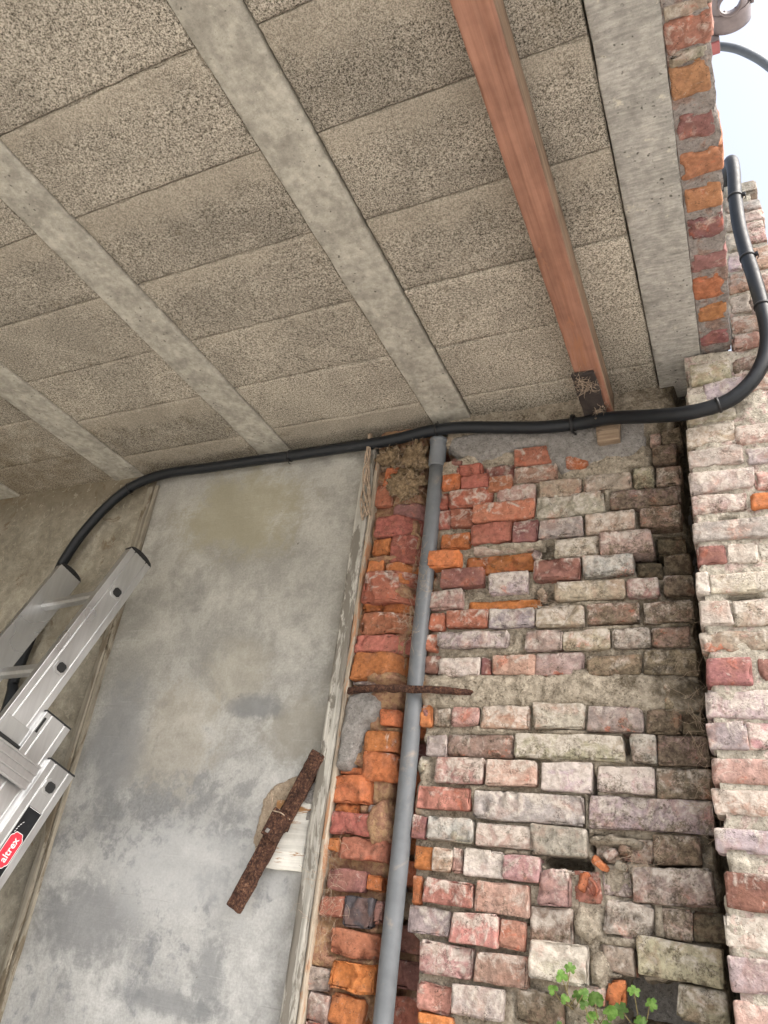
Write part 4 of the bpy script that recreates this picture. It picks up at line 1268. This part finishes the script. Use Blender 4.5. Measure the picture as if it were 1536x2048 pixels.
fluff('dusty_nest', 'upper tan fibre nest under the conduit beside the pipe', (-.765, 1.592, EYE + 1.130), (.032, .02, .042), 5, NEST, 90)
fluff('dusty_nest', 'grey brown fibre clump below the conduit left of the nests', (-.85, 1.60, EYE + 1.15), (.032, .016, .03), 8, NEST, 40)
o = strands(90, (-.262, 1.43, EYE + 1.155), (.013, .015, .004), .035, .0004, 21, .1).build('cobweb', WEB)
tag(o, 'pale tangled cobweb on the tarred end of the beam', 'cobweb')
o = strands(50, (-.245, 1.54, EYE + 1.153), (.006, .007, .004), .022, .0004, 22, .1).build('cobweb', WEB)
tag(o, 'small cobweb tuft on the beam end nearest the conduit', 'cobweb')
m = MB()
r_ = random.Random(5)
for k in range(7):
    pts_ = [(-.912 + r_.uniform(-.006, .006) + .014 * math.sin(i * .7 + k) * (i / 9) + .02 * (i / 9) ** 2, 1.572 + r_.uniform(-.004, .004) + .012 * (i / 9), EYE + 1.225 - .031 * i * r_.uniform(.95, 1.05)) for i in range(10)]
    m.tube(smooth_path(pts_, 3), [.0022 * r_.uniform(.5, 1.4)] * 28, 5)
tag(m.build('dead_creeper', WEB, None, True), 'dead dusty creeper strand hanging over the wooden strip top', 'creeper')
for i, (c, sp, ln, n, lb) in enumerate([((-.72, 1.575, EYE + .64), (.012, .008, .03), .05, 40, 'dusty cobweb round the pipe at mid height'),
                                ((-.705, 1.575, EYE + .79), (.010, .010, .04), .05, 30, 'dusty cobweb between pipe and orange bricks'),
                                ((-.405, 1.59, EYE + .675), (.02, .008, .015), .05, 40, 'grey cobweb filling the hole in the red bricks'),
                                ((-.075, 1.585, EYE + .38), (.008, .010, .10), .09, 60, 'long grey cobweb in the corner by the pier'),
                                ((-.20, 1.59, EYE + .14), (.014, .006, .016), .05, 40, 'dark cobweb under the long grey brick'),
                                ((-.86, 1.588, EYE + .03), (.02, .006, .05), .05, 90, 'brick-dust cobweb on the lower wooden strip edge')]):
    o = strands(n, c, sp, ln * .75, .00032, 40 + i).build('cobweb', WEB)
    tag(o, lb, 'cobweb')

# ------------------------------------------------------------------ small plants in the wall
def leaf_shape(lobes, size, r_):
    """lobed leaf: outline round a centre, gently cupped"""
    n_ = 30
    v, f = [Vector((0, 0, 0))], []
    for k in range(n_):
        t = math.tau * k / n_
        stalk = abs((t + math.pi) % math.tau - math.pi)
        rr = size * (.62 + .30 * abs(math.cos(lobes * (t - math.pi) / 2)) ** .7 + .07 * math.cos(t * 11))
        rr *= .45 + .55 * min(1, (math.pi - abs(t - math.pi)) / .75)
        x_, y_ = -rr * math.cos(t), rr * math.sin(t)
        v.append(Vector((x_, y_, .10 * size * math.sin(3 * t) - .25 * (x_ * x_ + y_ * y_) / size)))
    for k in range(n_):
        f.append((0, 1 + k, 1 + (k + 1) % n_))
    return v, f
def wall_plant(c, label, leaves, seed):
    r_ = random.Random(seed)
    root = empty('wall_plant', c)
    tag(root, label, 'plant', 'small green plants sprouting from the wall')
    st_ = MB()
    for (dx, dz, sz, lob) in leaves:
        tip = Vector(c) + Vector((dx, r_.uniform(-.030, -.012), dz))
        mid = Vector(c).lerp(tip, .5) + Vector((r_.uniform(-.006, .006), -.008, -.004))
        st_.tube(smooth_path([Vector(c) + Vector((0, .02, 0)), mid, tip], 5), .0009, 5)
        sz *= .98
        v, f = leaf_shape(lob, sz, r_)
        out = (tip - Vector(c)); out.y *= .3
        xax = out.normalized() if out.length > 1e-4 else Vector((0, 0, 1))
        nrm = Vector((r_.uniform(-.3, .3), -1, r_.uniform(-.1, .7))).normalized()
        xax = (xax - nrm * xax.dot(nrm)).normalized()
        yax = nrm.cross(xax)
        mesh_obj('leaf', [tip + xax * (p.x + sz * .3) + yax * p.y + nrm * p.z for p in v], f, LEAF, root, True)
    st_.build('stem', STEM, root, True)
wall_plant((-.333, 1.592, EYE - .115), 'lobed green plant leftmost in the broken bricks',
           [(-.012, .045, .013, 3), (-.028, .025, .011, 3), (.002, .060, .012, 5), (.010, .020, .013, 5), (-.006, .012, .010, 3), (.024, .026, .011, 3)], 1)
wall_plant((-.348, 1.592, EYE - .185), 'feathery green plant at the bottom edge, leftmost',
           [(-.022, .022, .012, 7), (-.004, .034, .014, 5), (.018, .026, .015, 5), (.004, .012, .012, 5), (-.03, .004, .010, 7), (.03, .006, .012, 3)], 2)
wall_plant((-.284, 1.592, EYE - .135), 'round-leaved green plant beside the orange brick',
           [(-.004, .036, .017, 1), (.014, .022, .016, 1), (-.022, .030, .010, 3), (.010, .002, .013, 3), (-.008, .012, .013, 1)], 3)
wall_plant((-.27, 1.592, EYE - .19), 'yellowish green plant low under the orange brick',
           [(-.020, .024, .009, 3), (.006, .020, .013, 7), (.020, .016, .014, 7), (-.004, .004, .013, 7), (.03, .0, .010, 5)], 4)
wall_plant((-.222, 1.600, EYE - .125), 'serrated green plant in front of the dark hole',
           [(-.002, .050, .013, 5), (.022, .034, .013, 5), (-.022, .018, .015, 5), (.004, .006, .014, 5), (.016, -.006, .013, 5)], 5)
wall_plant((-.155, 1.598, EYE - .195), 'tiny green sprout at the bottom right of the dark hole',
           [(.0, .014, .009, 3), (.012, .008, .008, 3)], 6)
